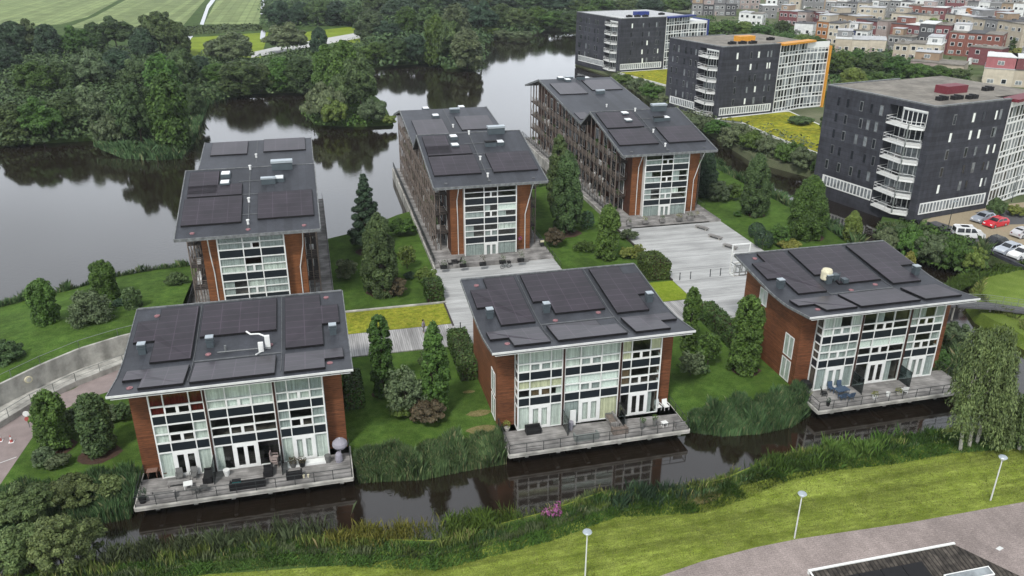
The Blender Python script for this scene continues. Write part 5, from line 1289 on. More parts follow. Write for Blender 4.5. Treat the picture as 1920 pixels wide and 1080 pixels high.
# ---- reeds, rough grass and undergrowth: nobody could count the blades
def blades(name, pts, h, wd, m, seed=1, lean=.25, label=None):
    rng = np.random.default_rng(seed); n = len(pts)
    a = rng.uniform(0, 6.283, n); px_, py_ = pts[:, 0], pts[:, 1]
    hh = h * rng.uniform(.55, 1.15, n) * np.clip(.92 + .22 * np.sin(px_ * .9 + 2 * np.sin(py_ * 1.3 + seed)) + .2 * np.sin(px_ * 2.3 + py_ + seed), .45, 1.35); d = np.stack([np.cos(a), np.sin(a), np.zeros(n)], 1) * wd
    l_ = rng.normal(size=(n, 2)) * lean * hh[:, None]
    V = np.empty((n, 4, 3), np.float32)
    V[:, 0] = pts - d; V[:, 1] = pts + d; top = pts.copy(); top[:, 2] += hh; top[:, 0] += l_[:, 0]; top[:, 1] += l_[:, 1]
    mid = pts.copy(); mid[:, 2] += hh * .7; mid[:, 0] += l_[:, 0] * .45; mid[:, 1] += l_[:, 1] * .45
    V[:, 2] = mid + d * .8; V[:, 3] = top
    me = bpy.data.meshes.new(name); me.vertices.add(4 * n); me.vertices.foreach_set('co', V.ravel())
    me.loops.add(4 * n); me.loops.foreach_set('vertex_index', np.arange(4 * n, dtype=np.int32)); me.polygons.add(n); me.polygons.foreach_set('loop_start', np.arange(0, 4 * n, 4, dtype=np.int32))
    me.materials.append(m); me.update(calc_edges=True); o = link(name, me); tag(o, label, None, None, 'stuff'); return o
def between(l1, l2, n, seed, clump=0):
    """random points in the strip between two polylines of equal length (x,y,z)"""
    rng = np.random.default_rng(seed); l1 = np.array(l1, float); l2 = np.array(l2, float)
    seg = np.linalg.norm(l1[1:] - l1[:-1], axis=1); i = rng.choice(len(seg), n, p=seg / seg.sum()); t = rng.uniform(0, 1, (n, 1)); s = rng.uniform(0, 1, (n, 1))
    a = l1[i] * (1 - t) + l1[i + 1] * t; b = l2[i] * (1 - t) + l2[i + 1] * t
    p = a * (1 - s) + b * s
    if clump: k = np.sin(p[:, 0] * 1.7 + 1.3 * np.sin(p[:, 1] * 2.1)) + np.sin(p[:, 0] * .6 + 2) + rng.normal(size=n) * .5; p = p[k > clump - 1]
    return p
blades('reed_bed', between([(1.2, 62.9, -1.4), (7, 62.0, -1.4), (11, 62.4, -1.4), (15, 62.6, -1.4)], [(1.0, 65.6, -.1), (6, 64.8, -.1), (11, 65.0, -.1), (15.0, 65.6, -.1)], 20000, 1), 1.6, .033, L['reed'], 1, .13)
blades('reed_bed', between([(34, 63.6, -1.4), (37, 62, -1.4), (41, 61.5, -1.4), (44.6, 61.8, -1.4), (47.9, 63.5, -1.4)], [(34.2, 64.2, -.1), (37, 64.6, -.1), (41, 65.0, -.1), (44.6, 65.4, -.1), (47.6, 66, -.1)], 24000, 2), 1.75, .033, L['reed'], 2, .13)
blades('reed_bed', between([(-30, 60.5, -1.4), (-25, 62, -1.4), (-18, 62.5, -1.4)], [(-30, 67, 0), (-25, 67, 0), (-17.8, 67.2, 0)], 11000, 3), 1.5, .035, L['reed'], 3, .12)
SB = [(-30, 58.4), (-20.3, 58.2), (-15.4, 57.7), (-10.5, 59.3), (-4.3, 58.7), (1.5, 57.0), (6.3, 55.5), (10, 56.0), (15.7, 55.6), (21.7, 57.1), (28.9, 55.9), (33.6, 56.7), (38.3, 58.1), (43.8, 58.5), (49.4, 58.1), (55.8, 58.3), (63.4, 57.4), (70, 58.2)]
SB = [(x, y - 1.2 - (1.1 if x < 12 else 0) + (1.0 if x < -12 else 0)) for x, y in SB]
blades('bank_reeds', between([(x, y, -1.3) for x, y in SB], [(x, y - 2.2, .0) for x, y in SB], 18000, 4, .9), .95, .028, L['reedy'], 4, .14)
blades('bank_reeds', between([(x, y + .3, -1.4) for x, y in SB], [(x, y - 2.8, .0) for x, y in SB], 26000, 44, .9), .75, .028, L['reed'], 44, .16)
blades('bank_reeds', between([(x, y - .5, -1.0) for x, y in SB], [(x, y - 3.2, .0) for x, y in SB], 30000, 45), .45, .03, L['light'], 45, .3)
blades('bank_reeds', between([(x, y, -1.4) for x, y in SB[:8]], [(x, y - 2.8, .0) for x, y in SB[:8]], 8000, 5, .9), 1.2, .03, L['reedy'], 5, .14)
blades('bank_reeds', between([(x, y + .2, -1.4) for x, y in SB[:10]], [(x, y - 3.4, .0) for x, y in SB[:10]], 13000, 55), .8, .03, L['grey'], 55, .16)
blades('verge_grass', between([(x, y - 1.6, .0) for x, y in SB], [(x, y - 4.6, .0) for x, y in SB], 40000, 6), .4, .025, L['mid'], 6, .4)
for k, (x, y, r_, lf, hh) in enumerate(((300, 1040, 2.4, 'grey', 1.0), (700, 1014, 2.0, 'yellow', 1.1), (480, 1024, 2.5, 'grey', 1.3), (1500, 872, 2.0, 'mid', 1.3), (1220, 935, 1.8, 'deep', 1.2), (900, 985, 1.6, 'mid', 1.1), (1700, 830, 2.0, 'mid', 1.2), (1590, 850, 1.5, 'light', 1.5))):
    P = at(x, y, -.4); rg = np.random.default_rng(100 + k); q = rg.normal(size=(2600, 2)) * np.array([r_, .6]); pts = np.stack([P[0] + q[:, 0], P[1] + q[:, 1], np.full(2600, -.5)], 1)
    blades('bank_weeds', pts, hh, .035, L[lf], 100 + k, .2)
P = at(1045, 975, -.3); t = thing('purple_flower_clump', 'clump of purple flowers among the reeds of the near bank', 'flowers', P); rg = np.random.default_rng(5); C, N = blob_leaves([(0, 0, 1.0, .6, .5), (-.9, .1, .9, .4, .4), (.3, .3, 1.3, .3, .4)], 300, rg); link('blossoms', quads('blossoms', C, N, .05, .12, L['purple'], rg, up=(0, 0, 1)), t)
rng_ = np.random.default_rng(8)
LB = np.stack([rng_.uniform(-20, 75, 50000), rng_.uniform(44.5, 54.5, 50000), np.zeros(50000)], 1); LB = LB[(LB[:, 1] > 45.6) | (LB[:, 0] < 22)]
blades('lawn_tufts', LB[:26000], .12, .03, L['yellow'], 9, .6)
nb = [(82.6, 104), (83.6, 112), (83.6, 121), (83.4, 131), (83, 142), (82.8, 153)]
blades('canal_reeds', between([(x, y, -1.4) for x, y in nb], [(x - 2.4, y, 0) for x, y in nb], 9000, 10), 1.8, .06, L['reed'], 10)
gs = [(-60, 99.2), (-41.8, 110), (-38.6, 112), (-33.8, 114), (-28.2, 117.9), (-23.4, 119.3), (-18, 119.6)]
blades('shore_reeds', between([(x, y, -1.4) for x, y in gs], [(x, y - 1.6, .3) for x, y in gs], 8000, 11), 1.1, .05, L['reed'], 11)
ws = [(-42, 193), (-34, 189), (-29.2, 190), (-28.2, 205), (-28.6, 230), (-29, 252), (-21, 266)]
blades('shore_reeds', between([(x + 1, y - 1, -1.4) for x, y in ws], [(x - 6, y + 6, 0) for x, y in ws], 13000, 12), 2.0, .14, L['reed'], 12)
ist = [at(x, y, -1)[:2] for x, y in ((1832, 527), (1822, 566), (1838, 588), (1864, 603), (1890, 614), (1925, 634))]
blades('island_reeds', between([(x - .5, y, -1.4) for x, y in ist], [(x + 2.2, y + 1.2, -.2) for x, y in ist], 8000, 13), .9, .05, L['reedy'], 13)
i2 = [(84, 88.5), (91.6, 91.6), (101, 93), (112, 93)]
blades('island_reeds', between([(x, y, -1.3) for x, y in i2], [(x, y - 3.5, -.3) for x, y in i2], 7000, 14), 1.1, .06, L['mid'], 14)
es = [(66.4, 66.6), (71.8, 66.8), (72.2, 74), (74, 82), (79, 91.4), (82.6, 103.5)]
blades('shore_reeds', between([(x + .8, y, -1.4) for x, y in es], [(x - 2.5, y, 0) for x, y in es], 8000, 15), 1.8, .06, L['reed'], 15)
sp = [(89.6, 110), (89.2, 101.8), (91, 96.6), (95.4, 93.4), (98.4, 97)]
blades('spit_reeds', between([(x, y, -1.3) for x, y in sp], [(x + 2, y + 2, -.3) for x, y in sp], 6000, 16), 1.8, .07, L['reed'], 16)
ls = [(33.5, 144), (40, 147), (46.5, 149)]
blades('shore_reeds', between([(x, y, -1.4) for x, y in ls], [(x, y - 2, 0) for x, y in ls], 1500, 17), 1.2, .08, L['reed'], 17)
def undergrowth(name, poly_px, n, seed, leaf, sz, hmax, z0=-.1):
    rng = np.random.default_rng(seed); xs = [p[0] for p in poly_px]; ys = [p[1] for p in poly_px]; out = []
    cells = rng.uniform(0, 1, (n, 2)); C = []; N = []
    for u, v in cells:
        px = min(xs) + u * (max(xs) - min(xs)); py = min(ys) + v * (max(ys) - min(ys))
        ins = False; j = len(poly_px) - 1
        for i in range(len(poly_px)):
            if (ys[i] > py) != (ys[j] > py) and px < (xs[j] - xs[i]) * (py - ys[i]) / (ys[j] - ys[i]) + xs[i]: ins = not ins
            j = i
        if not ins: continue
        P = at(px, py, z0); r = rng.uniform(.8, 2.4) * sz * 3; hh = rng.uniform(.35, 1) * hmax
        k = 26; d = rng.normal(size=(k, 3)); d /= np.linalg.norm(d, axis=1, keepdims=True); d[:, 2] = np.abs(d[:, 2])
        C.append(np.array(P) + d * np.array([r, r, hh])); N.append(d + rng.normal(size=d.shape) * .5 + np.array([0, 0, .5]))
    me = quads(name, np.vstack(C), np.vstack(N), sz * .55, sz, L[leaf], rng); o = link(name, me); tag(o, None, None, None, 'stuff'); return o
undergrowth('woodland_undergrowth', [(-60, 215), (0, 120), (120, 110), (345, 100), (345, 165), (325, 200), (318, 262), (240, 276), (180, 258), (100, 268), (-60, 274)], 2600, 1, 'dark', .55, 4.5)
undergrowth('woodland_undergrowth', [(355, 150), (380, 108), (420, 118), (470, 118), (520, 112), (560, 100), (640, 92), (690, 84), (700, 122), (650, 146), (590, 172), (440, 176), (384, 196)], 1300, 2, 'dark', .5, 4)
undergrowth('woodland_undergrowth', [(492, 0), (1100, 0), (1075, 54), (1010, 54), (985, 68), (905, 66), (895, 104), (880, 124), (832, 126), (815, 114), (760, 119), (700, 124), (690, 76), (660, 48), (500, 56)], 2600, 3, 'dark', .8, 5)
undergrowth('islet_undergrowth', [(572, 204), (592, 232), (650, 236), (690, 234), (700, 205), (660, 184), (600, 180)], 300, 4, 'mid', .4, 2, -.3)
undergrowth('hedge_bank_undergrowth', [(1130, 145), (1170, 138), (1260, 172), (1300, 205), (1390, 225), (1540, 272), (1540, 318), (1440, 294), (1360, 268), (1290, 234), (1240, 196)], 700, 5, 'grey', .4, 2.0, -.3)
undergrowth('belt_undergrowth', [(1300, 30), (1450, 36), (1550, 70), (1640, 84), (1800, 120), (1815, 156), (1700, 170), (1570, 170), (1535, 120), (1440, 88), (1320, 72)], 1300, 6, 'mid', .6, 3)
undergrowth('field_hedge', [(335, 58), (482, 52), (484, 60), (420, 66), (340, 70)], 260, 7, 'dark', .7, 1.6)
undergrowth('spit_undergrowth', [(1660, 430), (1700, 415), (1770, 430), (1840, 470), (1838, 500), (1760, 492), (1690, 470)], 260, 8, 'mid', .35, 1.6, -.4)

# ------------------------------------------------------------------ cars
def car(label, cat, P, rz, col, L_=4.3, W_=1.75, H_=1.48, van=False, group='cars parked by the tower'):
    t = thing('parked_car', label, cat, P, rz, group)
    hb = .78 if not van else .85
    # side outline from rear (x=0) to front (x=L)
    if van: top = [(0.03, .95), (.12, H_ - .12), (.35, H_), (2.9, H_), (3.55, 1.08), (L_ - .12, .9), (L_, .62)]
    else: top = [(0, .72), (.08, .95), (.55, 1.32), (1.0, H_), (2.35, H_ - .02), (3.1, .98), (L_ - .35, .82), (L_, .6)]
    low = [(L_, .28), (L_ - .2, .2), (.15, .2), (0, .32)]
    pts = top + low; n = len(pts); m = MB(); v = []
    for s_ in (-1, 1):
        for x, z in pts:
            yy = W_ / 2 * (1 if z <= hb + .1 else 1 - .24 * (z - hb) / (H_ - hb) * (0.7 if van else 1)); v.append((x - L_ / 2, s_ * yy, z))
    f = [(i, (i + 1) % n, n + (i + 1) % n, n + i) for i in range(n)]
    f += [tuple(range(n)), tuple(range(n, 2 * n))[::-1]]
    b = m.add(v, f).build('body', col, t)
    bm_ = b.modifiers.new('b', 'BEVEL'); bm_.width = .05; bm_.segments = 2; bm_.limit_method = 'ANGLE'
    # windows: side, front and rear screens set just proud of the body
    def sy(z): return W_ / 2 * (1 - .24 * (z - hb) / (H_ - hb) * (.7 if van else 1))
    for s_ in (-1, 1):
        segs = [((.45, .98), (.85, H_ - .12), (1.55, H_ - .12), (1.6, .98)), ((1.72, .98), (1.68, H_ - .12), (2.3, H_ - .12), (2.9, .98))] if not van else [((.3, 1.0), (.35, H_ - .16), (1.3, H_ - .16), (1.35, 1.0)), ((1.5, 1.0), (1.5, H_ - .16), (2.25, H_ - .16), (2.25, 1.0)), ((2.4, 1.0), (2.4, H_ - .16), (2.85, H_ - .16), (3.35, 1.05))]
        for sg in segs:
            q = MB(); q.add([(x - L_ / 2, s_ * (sy(z) + .012), z) for x, z in sg], [(0, 1, 2, 3) if s_ > 0 else (3, 2, 1, 0)]); q.build('side_window', M['darkglass'], t)
    (xa, za), (xb, zb) = (top[4], top[5]) if not van else (top[3], top[4])
    nx, nz = (zb - za), -(xb - xa); ln = math.hypot(nx, nz); nx, nz = -nx / ln * .015, -nz / ln * .015
    def scr(p, q_, name):
        (x0, z0), (x1, z1) = p, q_
        MB().add([(x0 - L_ / 2, -sy(z0) * .88, z0 + .02), (x0 - L_ / 2, sy(z0) * .88, z0 + .02), (x1 - L_ / 2, sy(z1) * .9, z1 + .02), (x1 - L_ / 2, -sy(z1) * .9, z1 + .02)], [(0, 1, 2, 3)]).build(name, M['darkglass'], t)
    scr((xa + .08 * (xb - xa) + .012, za + .08 * (zb - za)), (xb - .06 * (xb - xa) + .012, zb - .06 * (zb - za)), 'windscreen')
    rr = (top[2], top[3]) if not van else (top[0], top[1])
    scr((rr[0][0] - .02, rr[0][1] + .03), (rr[1][0] - .04, rr[1][1] - .03), 'rear_window')
    for x in (.8, L_ - .85):
        for s_ in (-1, 1):
            w2 = MB(); w2.bar((x - L_ / 2, s_ * (W_ / 2 - .18), .31), (x - L_ / 2, s_ * (W_ / 2 + .01), .31), .31, 0, 14); o = w2.build('wheel', M['black'], t)
            MB().bar((x - L_ / 2, s_ * (W_ / 2 + .01), .31), (x - L_ / 2, s_ * (W_ / 2 + .025), .31), .18, 0, 10).build('rim', M['steel'], o)
    for s_ in (-1, 1):
        MB().box(L_ / 2 - .12, L_ / 2 + .01, s_ * W_ * .36 - .17, s_ * W_ * .36 + .17, .56, .72).build('headlight', M['dome'], t)
        MB().box(-L_ / 2 - .01, -L_ / 2 + .06, s_ * W_ * .38 - .12, s_ * W_ * .38 + .12, .62, .82).build('tail_light', M['red'], t)
    if van: MB().box(-L_ / 2 + 1.0, -L_ / 2 + 2.2, -.5, .5, H_ + .002, H_ + .02).build('sunroof', M['darkglass'], t)
    return t
def cpaint(n_, c): return mat('car_paint_' + n_, c, .25, .04, 1, .5, coat=.6)
car('white estate van with dark sunroof, side on before the dark tower', 'car', (*at(1813, 438)[:2], .02), R(-22), cpaint('white', (.72, .73, .73)), 4.6, 1.85, 1.8, True)
car('silver-grey hatchback parked left of the red car', 'car', (*at(1841, 408)[:2], .03), R(195), cpaint('silver', (.3, .33, .38)))
car('bright red hatchback, only red car of the car park', 'car', (*at(1865, 417)[:2], .03), R(192), cpaint('red', (.55, .012, .03)))
car('pale silver car cut by the frame edge right of the red car', 'car', (*at(1918, 436)[:2], .03), R(10), cpaint('pale', (.5, .5, .52)))
car('black hatchback in the front parking row by the low wall', 'car', (*at(1862, 455)[:2], .02), R(190), cpaint('black', (.02, .022, .025)), H_=1.6)
car('light blue-silver hatchback next to the black one by the low wall', 'car', (*at(1889, 466)[:2], .02), R(190), cpaint('bluesilver', (.45, .49, .55)))
car('white hatchback in the bottom corner of the car park, by the low wall', 'car', (*at(1914, 475)[:2], .02), R(190), cpaint('white', (.72, .73, .73)))
w_ = MB().box(-.15, .15, -13.5, 11.0, -1.7, .55); single(w_, 'car_park_wall', M['brick'], 'low dark wall between the car park and the water', 'wall', (98.75, 98.5, 0))

# ------------------------------------------------------------------ lamps, poles, sign, cones
def lamp(P, h, label, group, head='dish', m='fascia'):
    t = thing('street_lamp', label, 'street lamp', P, 0, group)
    MB().bar((0, 0, -.1), (0, 0, h), .065, 0, 8, .045).build('pole', M[m], t)
    if head == 'dish':
        MB().lathe([(.05, h - .1), (.12, h), (.3, h + .22), (.33, h + .3)], (0, 0, 0), 14).build('lamp_glass', M['dome'], t)
        MB().lathe([(.36, h + .3), (.3, h + .38), (.1, h + .44)], (0, 0, 0), 14).build('lamp_cap', M['steel'], t)
    else:
        MB().box(-.12, .6, -.12, .12, h, h + .12).build('lamp_head', M['steel'], t)
lamp(at(1101, 1082), 4.05, 'white lamp post with round head at the bottom edge, leftmost of three', None)
lamp(at(1493, 1005), 4.1, 'white lamp post with round head beside the brick road, middle of three', None)
lamp(at(1860, 932), 4.2, 'white lamp post with round head near the weeping tree, rightmost of three', None)
lamp(at(1775, 430), 5.2, 'thin black lamp pole between the white van and the dark tower', None, 'arm', 'rail')
lamp(at(1541, 182), 7.0, 'thin pale lamp pole behind the orange-edged tower', None, 'arm')
lamp(at(1895, 372), 5.0, 'thin dark lamp pole before the white glazed wing', None, 'arm', 'rail')
# retaining wall, railings, round sign of the ramp
wl = WALL[:1] + WALL
m = MB()
for a, b in zip(wl[1:-1], wl[2:]):
    d = Vector((b[0] - a[0], b[1] - a[1])).normalized(); nn = Vector((-d.y, d.x)) * .3
    m.prism([(a[0], a[1]), (b[0], b[1]), (b[0] + nn.x, b[1] + nn.y), (a[0] + nn.x, a[1] + nn.y)], -.1, 2.75)
o = m.build('retaining_wall', M['concrete'], None, (-28, 88, 0)); o.location = (-28, 88, 0); tag(o, 'curved stained concrete retaining wall beside the lake lawn', 'wall')
kb = KERB
m = MB()
for a, b in zip(kb[:-1], kb[1:]):
    d = Vector((b[0] - a[0], b[1] - a[1])).normalized(); nn = Vector((-d.y, d.x)) * .25
    m.prism([(a[0], a[1]), (b[0], b[1]), (b[0] + nn.x, b[1] + nn.y), (a[0] + nn.x, a[1] + nn.y)], -.1, .62)
o = m.build('footway_kerb_wall', M['concrete'], None, (-28, 86, 0)); o.location = (-28, 86, 0); tag(o, 'low curved concrete kerb wall between footway and pink path', 'wall')
def fence(pts, h, m_, label, name='railing', cat='railing', **k):
    o = railing(pts, h, m_, name, None, org=pts[0], **k); o.location = pts[0]; tag(o, label, cat); return o
fence([(a + .1, b + .1, .62) for a, b in kb], 1.0, M['greyrail'], 'grey steel railing along the raised footway beside the pink path', rails=(1.0, .5), posts=2.2)
fence([(a - .1, b + .2, 2.7) for a, b in wl[1:]], .95, M['greyrail'], 'thin green-grey railing on top of the curved retaining wall', rails=(1.0,), posts=2.6)
P = at(61, 699, .5); t = thing('round_sign', 'round cream sign plate fixed to the curved retaining wall', 'sign', (-31.1, 84.25, 1.9))
MB().bar((0, 0, 0), (.12, -.14, 0), .38, 0, 18).build('sign_ring', M['foam'], t); MB().bar((.1, -.12, 0), (.14, -.165, 0), .24, 0, 18).build('sign_face', M['concrete'], t)
for x, y, lab in ((24, 836, 'red and white traffic cone on the pink path, right one'), (3, 834, 'red and white traffic cone at the left frame edge')):
    t = thing('traffic_cone', lab, 'traffic cone', at(x, y), 0)
    MB().box(-.22, .22, -.22, .22, .015, .06).build('cone_base', M['white'], t); MB().lathe([(.16, .06), (.1, .35)], n=10).build('cone_lower', M['terracotta'], t); MB().lathe([(.1, .35), (.06, .6)], n=10).build('cone_band', M['white'], t); MB().lathe([(.06, .6), (.03, .78)], n=10).build('cone_tip', M['terracotta'], t)
t = thing('path_sign', 'white and red round signs on a post beside the left columnar tree', 'sign', at(58, 808), 0)
MB().bar((0, 0, -.1), (0, 0, 1.7), .04).build('sign_post', M['greyrail'], t); MB().bar((0, -.05, 1.6), (0, -.09, 1.6), .3, 0, 14).build('upper_disc', M['white'], t); MB().bar((0, -.05, 1.0), (0, -.09, 1.0), .26, 0, 14).build('lower_disc', M['terracotta'], t)
sheet('path_marking', [(-29.4, 72.4), (-29.4, 72.5), (-33.5, 70.2), (-33.5, 70.1)], M['fascia'], .02)
# footbridge at the right
bp = [(73.5, 83.5, .2), (78.7, 79.6, 1.0), (83.0, 78.2, .9), (88.5, 76.6, .15)]
t = thing('footbridge', 'grey footbridge with railings leading to the lawn at the right', 'bridge', bp[1]); t['_o'] = bp[1]
m = MB(); 
for a, b in zip(bp[:-1], bp[1:]):
    d = (Vector(b) - Vector(a)); d2 = Vector((d.x, d.y, 0)).normalized(); nn = Vector((-d2.y, d2.x, 0)) * .95; a_, b_ = Vector(a), Vector(b)
    m.add([a_ - nn, b_ - nn, b_ + nn, a_ + nn] + [q - Vector((0, 0, .22)) for q in (a_ - nn, b_ - nn, b_ + nn, a_ + nn)], [(0, 1, 2, 3), (7, 6, 5, 4), (0, 4, 5, 1), (1, 5, 6, 2), (2, 6, 7, 3), (3, 7, 4, 0)])
m.build('bridge_deck', M['asphalt'], t)
for s_ in (-1, 1):
    pp = []
    for i, a in enumerate(bp):
        b = bp[min(i + 1, 3)] if i < 3 else bp[3]; c = bp[i] if i < 3 else bp[2]
        d = (Vector(b) - Vector(c)) if i < 3 else Vector(bp[3]) - Vector(bp[2]); d = Vector((d.x, d.y, 0)).normalized(); pp.append(Vector(a) + Vector((-d.y, d.x, 0)) * .9 * s_)
    railing(pp, 1.05, M['greyrail'], 'bridge_railing', t, 1.6, (1.0, .75, .5, .25), .02)
for p in (bp[1], bp[2]): MB().bar((p[0], p[1], -2.4), (p[0], p[1], p[2] - .2), .12).build('bridge_pile', M['concrete'], t)
# white frame sculpture on a dark pole beside the rightmost front house
t = thing('pole_with_white_frame', 'dark pole carrying an open white frame at the roof corner of the rightmost house', 'frame sign', (48.3, 81.4, 0))
MB().bar((1.05, -.3, 0), (1.05, -.3, 8.2), .1, 0, 8, .08).build('pole', M['rail'], t)
m = MB()
for y in (-.45, .45):
    for z in (7.3, 8.6, 9.7, 10.9):
        if y > 0 or z < 9: m.box(-1.2, 1.2, y - .07, y + .07, z, z + .14)
    for x in (-1.2, -.45, .35, 1.08): m.box(x, x + .12, y - .06, y + .06, 7.44, 8.6)
for x in (-1.2, 1.08): m.box(x, x + .12, .39, .51, 8.74, 9.7).box(x, x + .12, .39, .51, 9.84, 10.9).box(x + .01, x + .11, -.38, .38, 7.31, 7.43).box(x + .01, x + .11, -.38, .38, 8.61, 8.73)
m.build('white_frame', M['white'], t)
# benches, bollards and planters on the wide terrace
for i, (x, y, lab) in enumerate(((1315, 427, 'grey timber bench on the wide terrace, farthest of three'), (1340, 444, 'grey timber bench on the wide terrace, middle of three'), (1368, 462, 'grey timber bench on the wide terrace, nearest the white frame'))):
    P = at(x, y, .12); t = thing('terrace_bench', lab, 'bench', P, R(-62), 'benches of the wide terrace')
    MB().box(-1.2, 1.2, -.35, .35, .32, .45).build('seat', M['deck'], t)
    for s_ in (-1, 1): MB().box(s_ * .9 - .1, s_ * .9 + .1, -.3, .3, 0, .32).build('leg', M['concrete'], t)
for i, (x, y) in enumerate(((1274, 523), (1294, 521), (1331, 516), (1350, 514), (1368, 511), (1386, 509), (864, 621), (752 + 240, 690 - 190))[:7]):
    P = at(x, y, .12)
    lab = f'thin dark bollard on the wide terrace, {ORD[i]} from the left' if i < 6 else 'thin dark bollard at the end of the yellow sedum bed'
    t = thing('bollard', lab, 'bollard', P, 0, 'bollards of the terraces'); MB().bar((0, 0, 0), (0, 0, 1.05), .06).build('post', M['rail'], t); MB().lathe([(.09, 1.05), (.09, 1.12), (.02, 1.15)], n=8).build('cap', M['rail'], t)
deckbox('terrace_step', 49.5, 63.2, 119.3, 121.2, .8, M['deck'], .8); deckbox('terrace_step', 49.3, 63.5, 118.8, 119.3, .3, M['deck'], .5)
deckbox('terrace_step', 16.2, 29.3, 108.4, 110.6, .75, M['deck'], .7)
def planter(P, label, s=1.0, leaf='mid', h=.9, pot='black', group=None, name='planter'):
    t = thing(name, label, 'planter', P, 0, group)
    MB().box(-.42 * s, .42 * s, -.25 * s, .25 * s, 0, .4 * s).build('pot', M[pot], t)
    rng = np.random.default_rng(int(P[0] * 100) & 0xffff); C, N = blob_leaves([(0, 0, .35 * s + h * .5, .42 * s, h * .6), (.2 * s, 0, .35 * s + h * .35, .3 * s, h * .4)], 260, rng, jit=1.2)
    link('plant', quads('plant', C, N, .04, .1, L[leaf], rng), t)
for i, (x, y, lf, hh) in enumerate(((832, 504, 'grey', .9), (868, 501, 'mid', 1.0), (905, 498, 'red', 1.3), (942, 494, 'mid', 1.0), (976, 490, 'grey', 1.5))):
    planter(at(x, y, .75), f'black trough with a shrub before the middle flats, {ORD[i]} from the left', 1.1, lf, hh, group='troughs before the middle flats')
for i, (x, y, w) in enumerate(((1178, 420, 1), (1208, 416, 1), (1240, 413, 1.1), (1272, 410, 1.2), (1292, 408, 1.3), (1305, 405, 1))):
    planter(at(x, y, .8), f'tuft of plants on the step before the longest flats, {ORD[i]} from the left', w, 'yellow' if i % 2 else 'grey', .8, 'deck', group='plant tufts before the longest flats')
# ------------------------------------------------------------------ furniture
def chair(P, rz, label, m='deck', group=None, arms=True, name='garden_chair'):
    t = thing(name, label, 'chair', P, rz, group); mm_ = M[m] if isinstance(m, str) else m
    MB().box(-.28, .28, -.28, .28, .38, .46).build('seat', mm_, t)
    MB().add([(-.28, .24, .46), (.28, .24, .46), (.28, .3, .46), (-.28, .3, .46), (-.28, .38, 1.0), (.28, .38, 1.0), (.28, .43, 1.0), (-.28, .43, 1.0)], [(0, 1, 5, 4), (1, 2, 6, 5), (2, 3, 7, 6), (3, 0, 4, 7), (4, 5, 6, 7), (3, 2, 1, 0)]).build('backrest', mm_, t)
    for a in (-.25, .25):
        for b in (-.25, .25): MB().bar((a, b, 0), (a, b, .38), .025).build('leg', mm_, t)
    if arms:
        for a in (-.3, .3): MB().box(a - .03, a + .03, -.25, .28, .62, .67).bar((a, -.22, .38), (a, -.22, .62), .02).build('armrest', mm_, t)
def table(P, rz, label, m='deck', w=1.6, d=.85, h=.74):
    t = thing('garden_table', label, 'table', P, rz); mm_ = M[m] if isinstance(m, str) else m
    MB().box(-w / 2, w / 2, -d / 2, d / 2, h - .06, h).build('table_top', mm_, t)
    for a in (-1, 1):
        for b in (-1, 1): MB().bar((a * (w / 2 - .08), b * (d / 2 - .08), 0), (a * (w / 2 - .08), b * (d / 2 - .08), h - .06), .035).build('leg', mm_, t)
def sofa(P, rz, label, m='black', w=2.0, cat='sofa', name='lounge_sofa', cushion='black'):
    t = thing(name, label, cat, P, rz)
    MB().box(-w / 2, w / 2, -.4, .4, 0, .34).build('base', M[m], t); MB().box(-w / 2, w / 2, .26, .42, .34, .72).build('backrest', M[m], t)
    for a in (-1, 1): MB().box(min(a * w / 2, a * (w / 2 - .15)), max(a * w / 2, a * (w / 2 - .15)), -.4, .26, .34, .58).build('armrest', M[m], t)
    MB().box(-w / 2 + .16, w / 2 - .16, -.38, .25, .34, .44).build('cushion', M[cushion], t)
def pot(P, label, r=.25, h=.45, leaf=None, m='concrete', lh=.5, group=None):
    t = thing('plant_pot', label, 'plant pot', P, 0, group); MB().lathe([(r * .7, 0), (r, h), (r * .85, h)], n=12).build('pot', M[m], t)
    if leaf:
        rng = np.random.default_rng(int(P[0] * 90) & 0xffff); C, N = blob_leaves([(0, 0, h + lh * .4, r * 1.3, lh * .6)], 700, rng, jit=1.2); link('plant', quads('plant', C, N, .035, .09, L[leaf], rng), t)
FA = lambda a, y: (XA + a, y, 0.0)
FB_ = lambda a, y: (XB + a, y, 0.0)
FC = lambda a, y: (XC + a, y, 0.0)
M['wicker'] = mat('brown_wicker', (.2, .12, .09), .8, .3, 12); M['greyfab'] = mat('grey_fabric', (.13, .13, .125), .9, .2, 5); M['lilac'] = mat('grey_lilac_cloth', (.27, .26, .3), .9, .15, 2)
M['bluewood'] = mat('blue_painted_wood', (.05, .08, .13), .5, .2, 5); M['teal'] = mat('teal_plastic', (.03, .2, .2), .5)
table(FA(1.9, 66.3), 0, 'small wicker side table at the left end of the leftmost deck', 'wicker', .9, .6)
chair(FA(2.9, 66.2), R(15), 'brown wicker chair in the left corner of the leftmost deck', 'wicker')
chair(FA(4.3, 65.3), R(5), 'grey lounge chair before the first white doors, left one', 'greyfab'); chair(FA(5.5, 65.2), R(-8), 'grey lounge chair before the first white doors, right one', 'greyfab')
table(FA(4.3, 64.5), 0, 'low grey timber table in front of the two grey lounge chairs', 'deck', 1.8, .7, .4)
table(FA(5.15, 63.9), R(8), 'small white table on the leftmost deck', 'white', .75, .7, .5)
sofa(FA(3.2, 62.9), R(180), 'grey timber bench sofa at the front rail of the leftmost deck', 'deck', 2.0, cushion='greyfab')
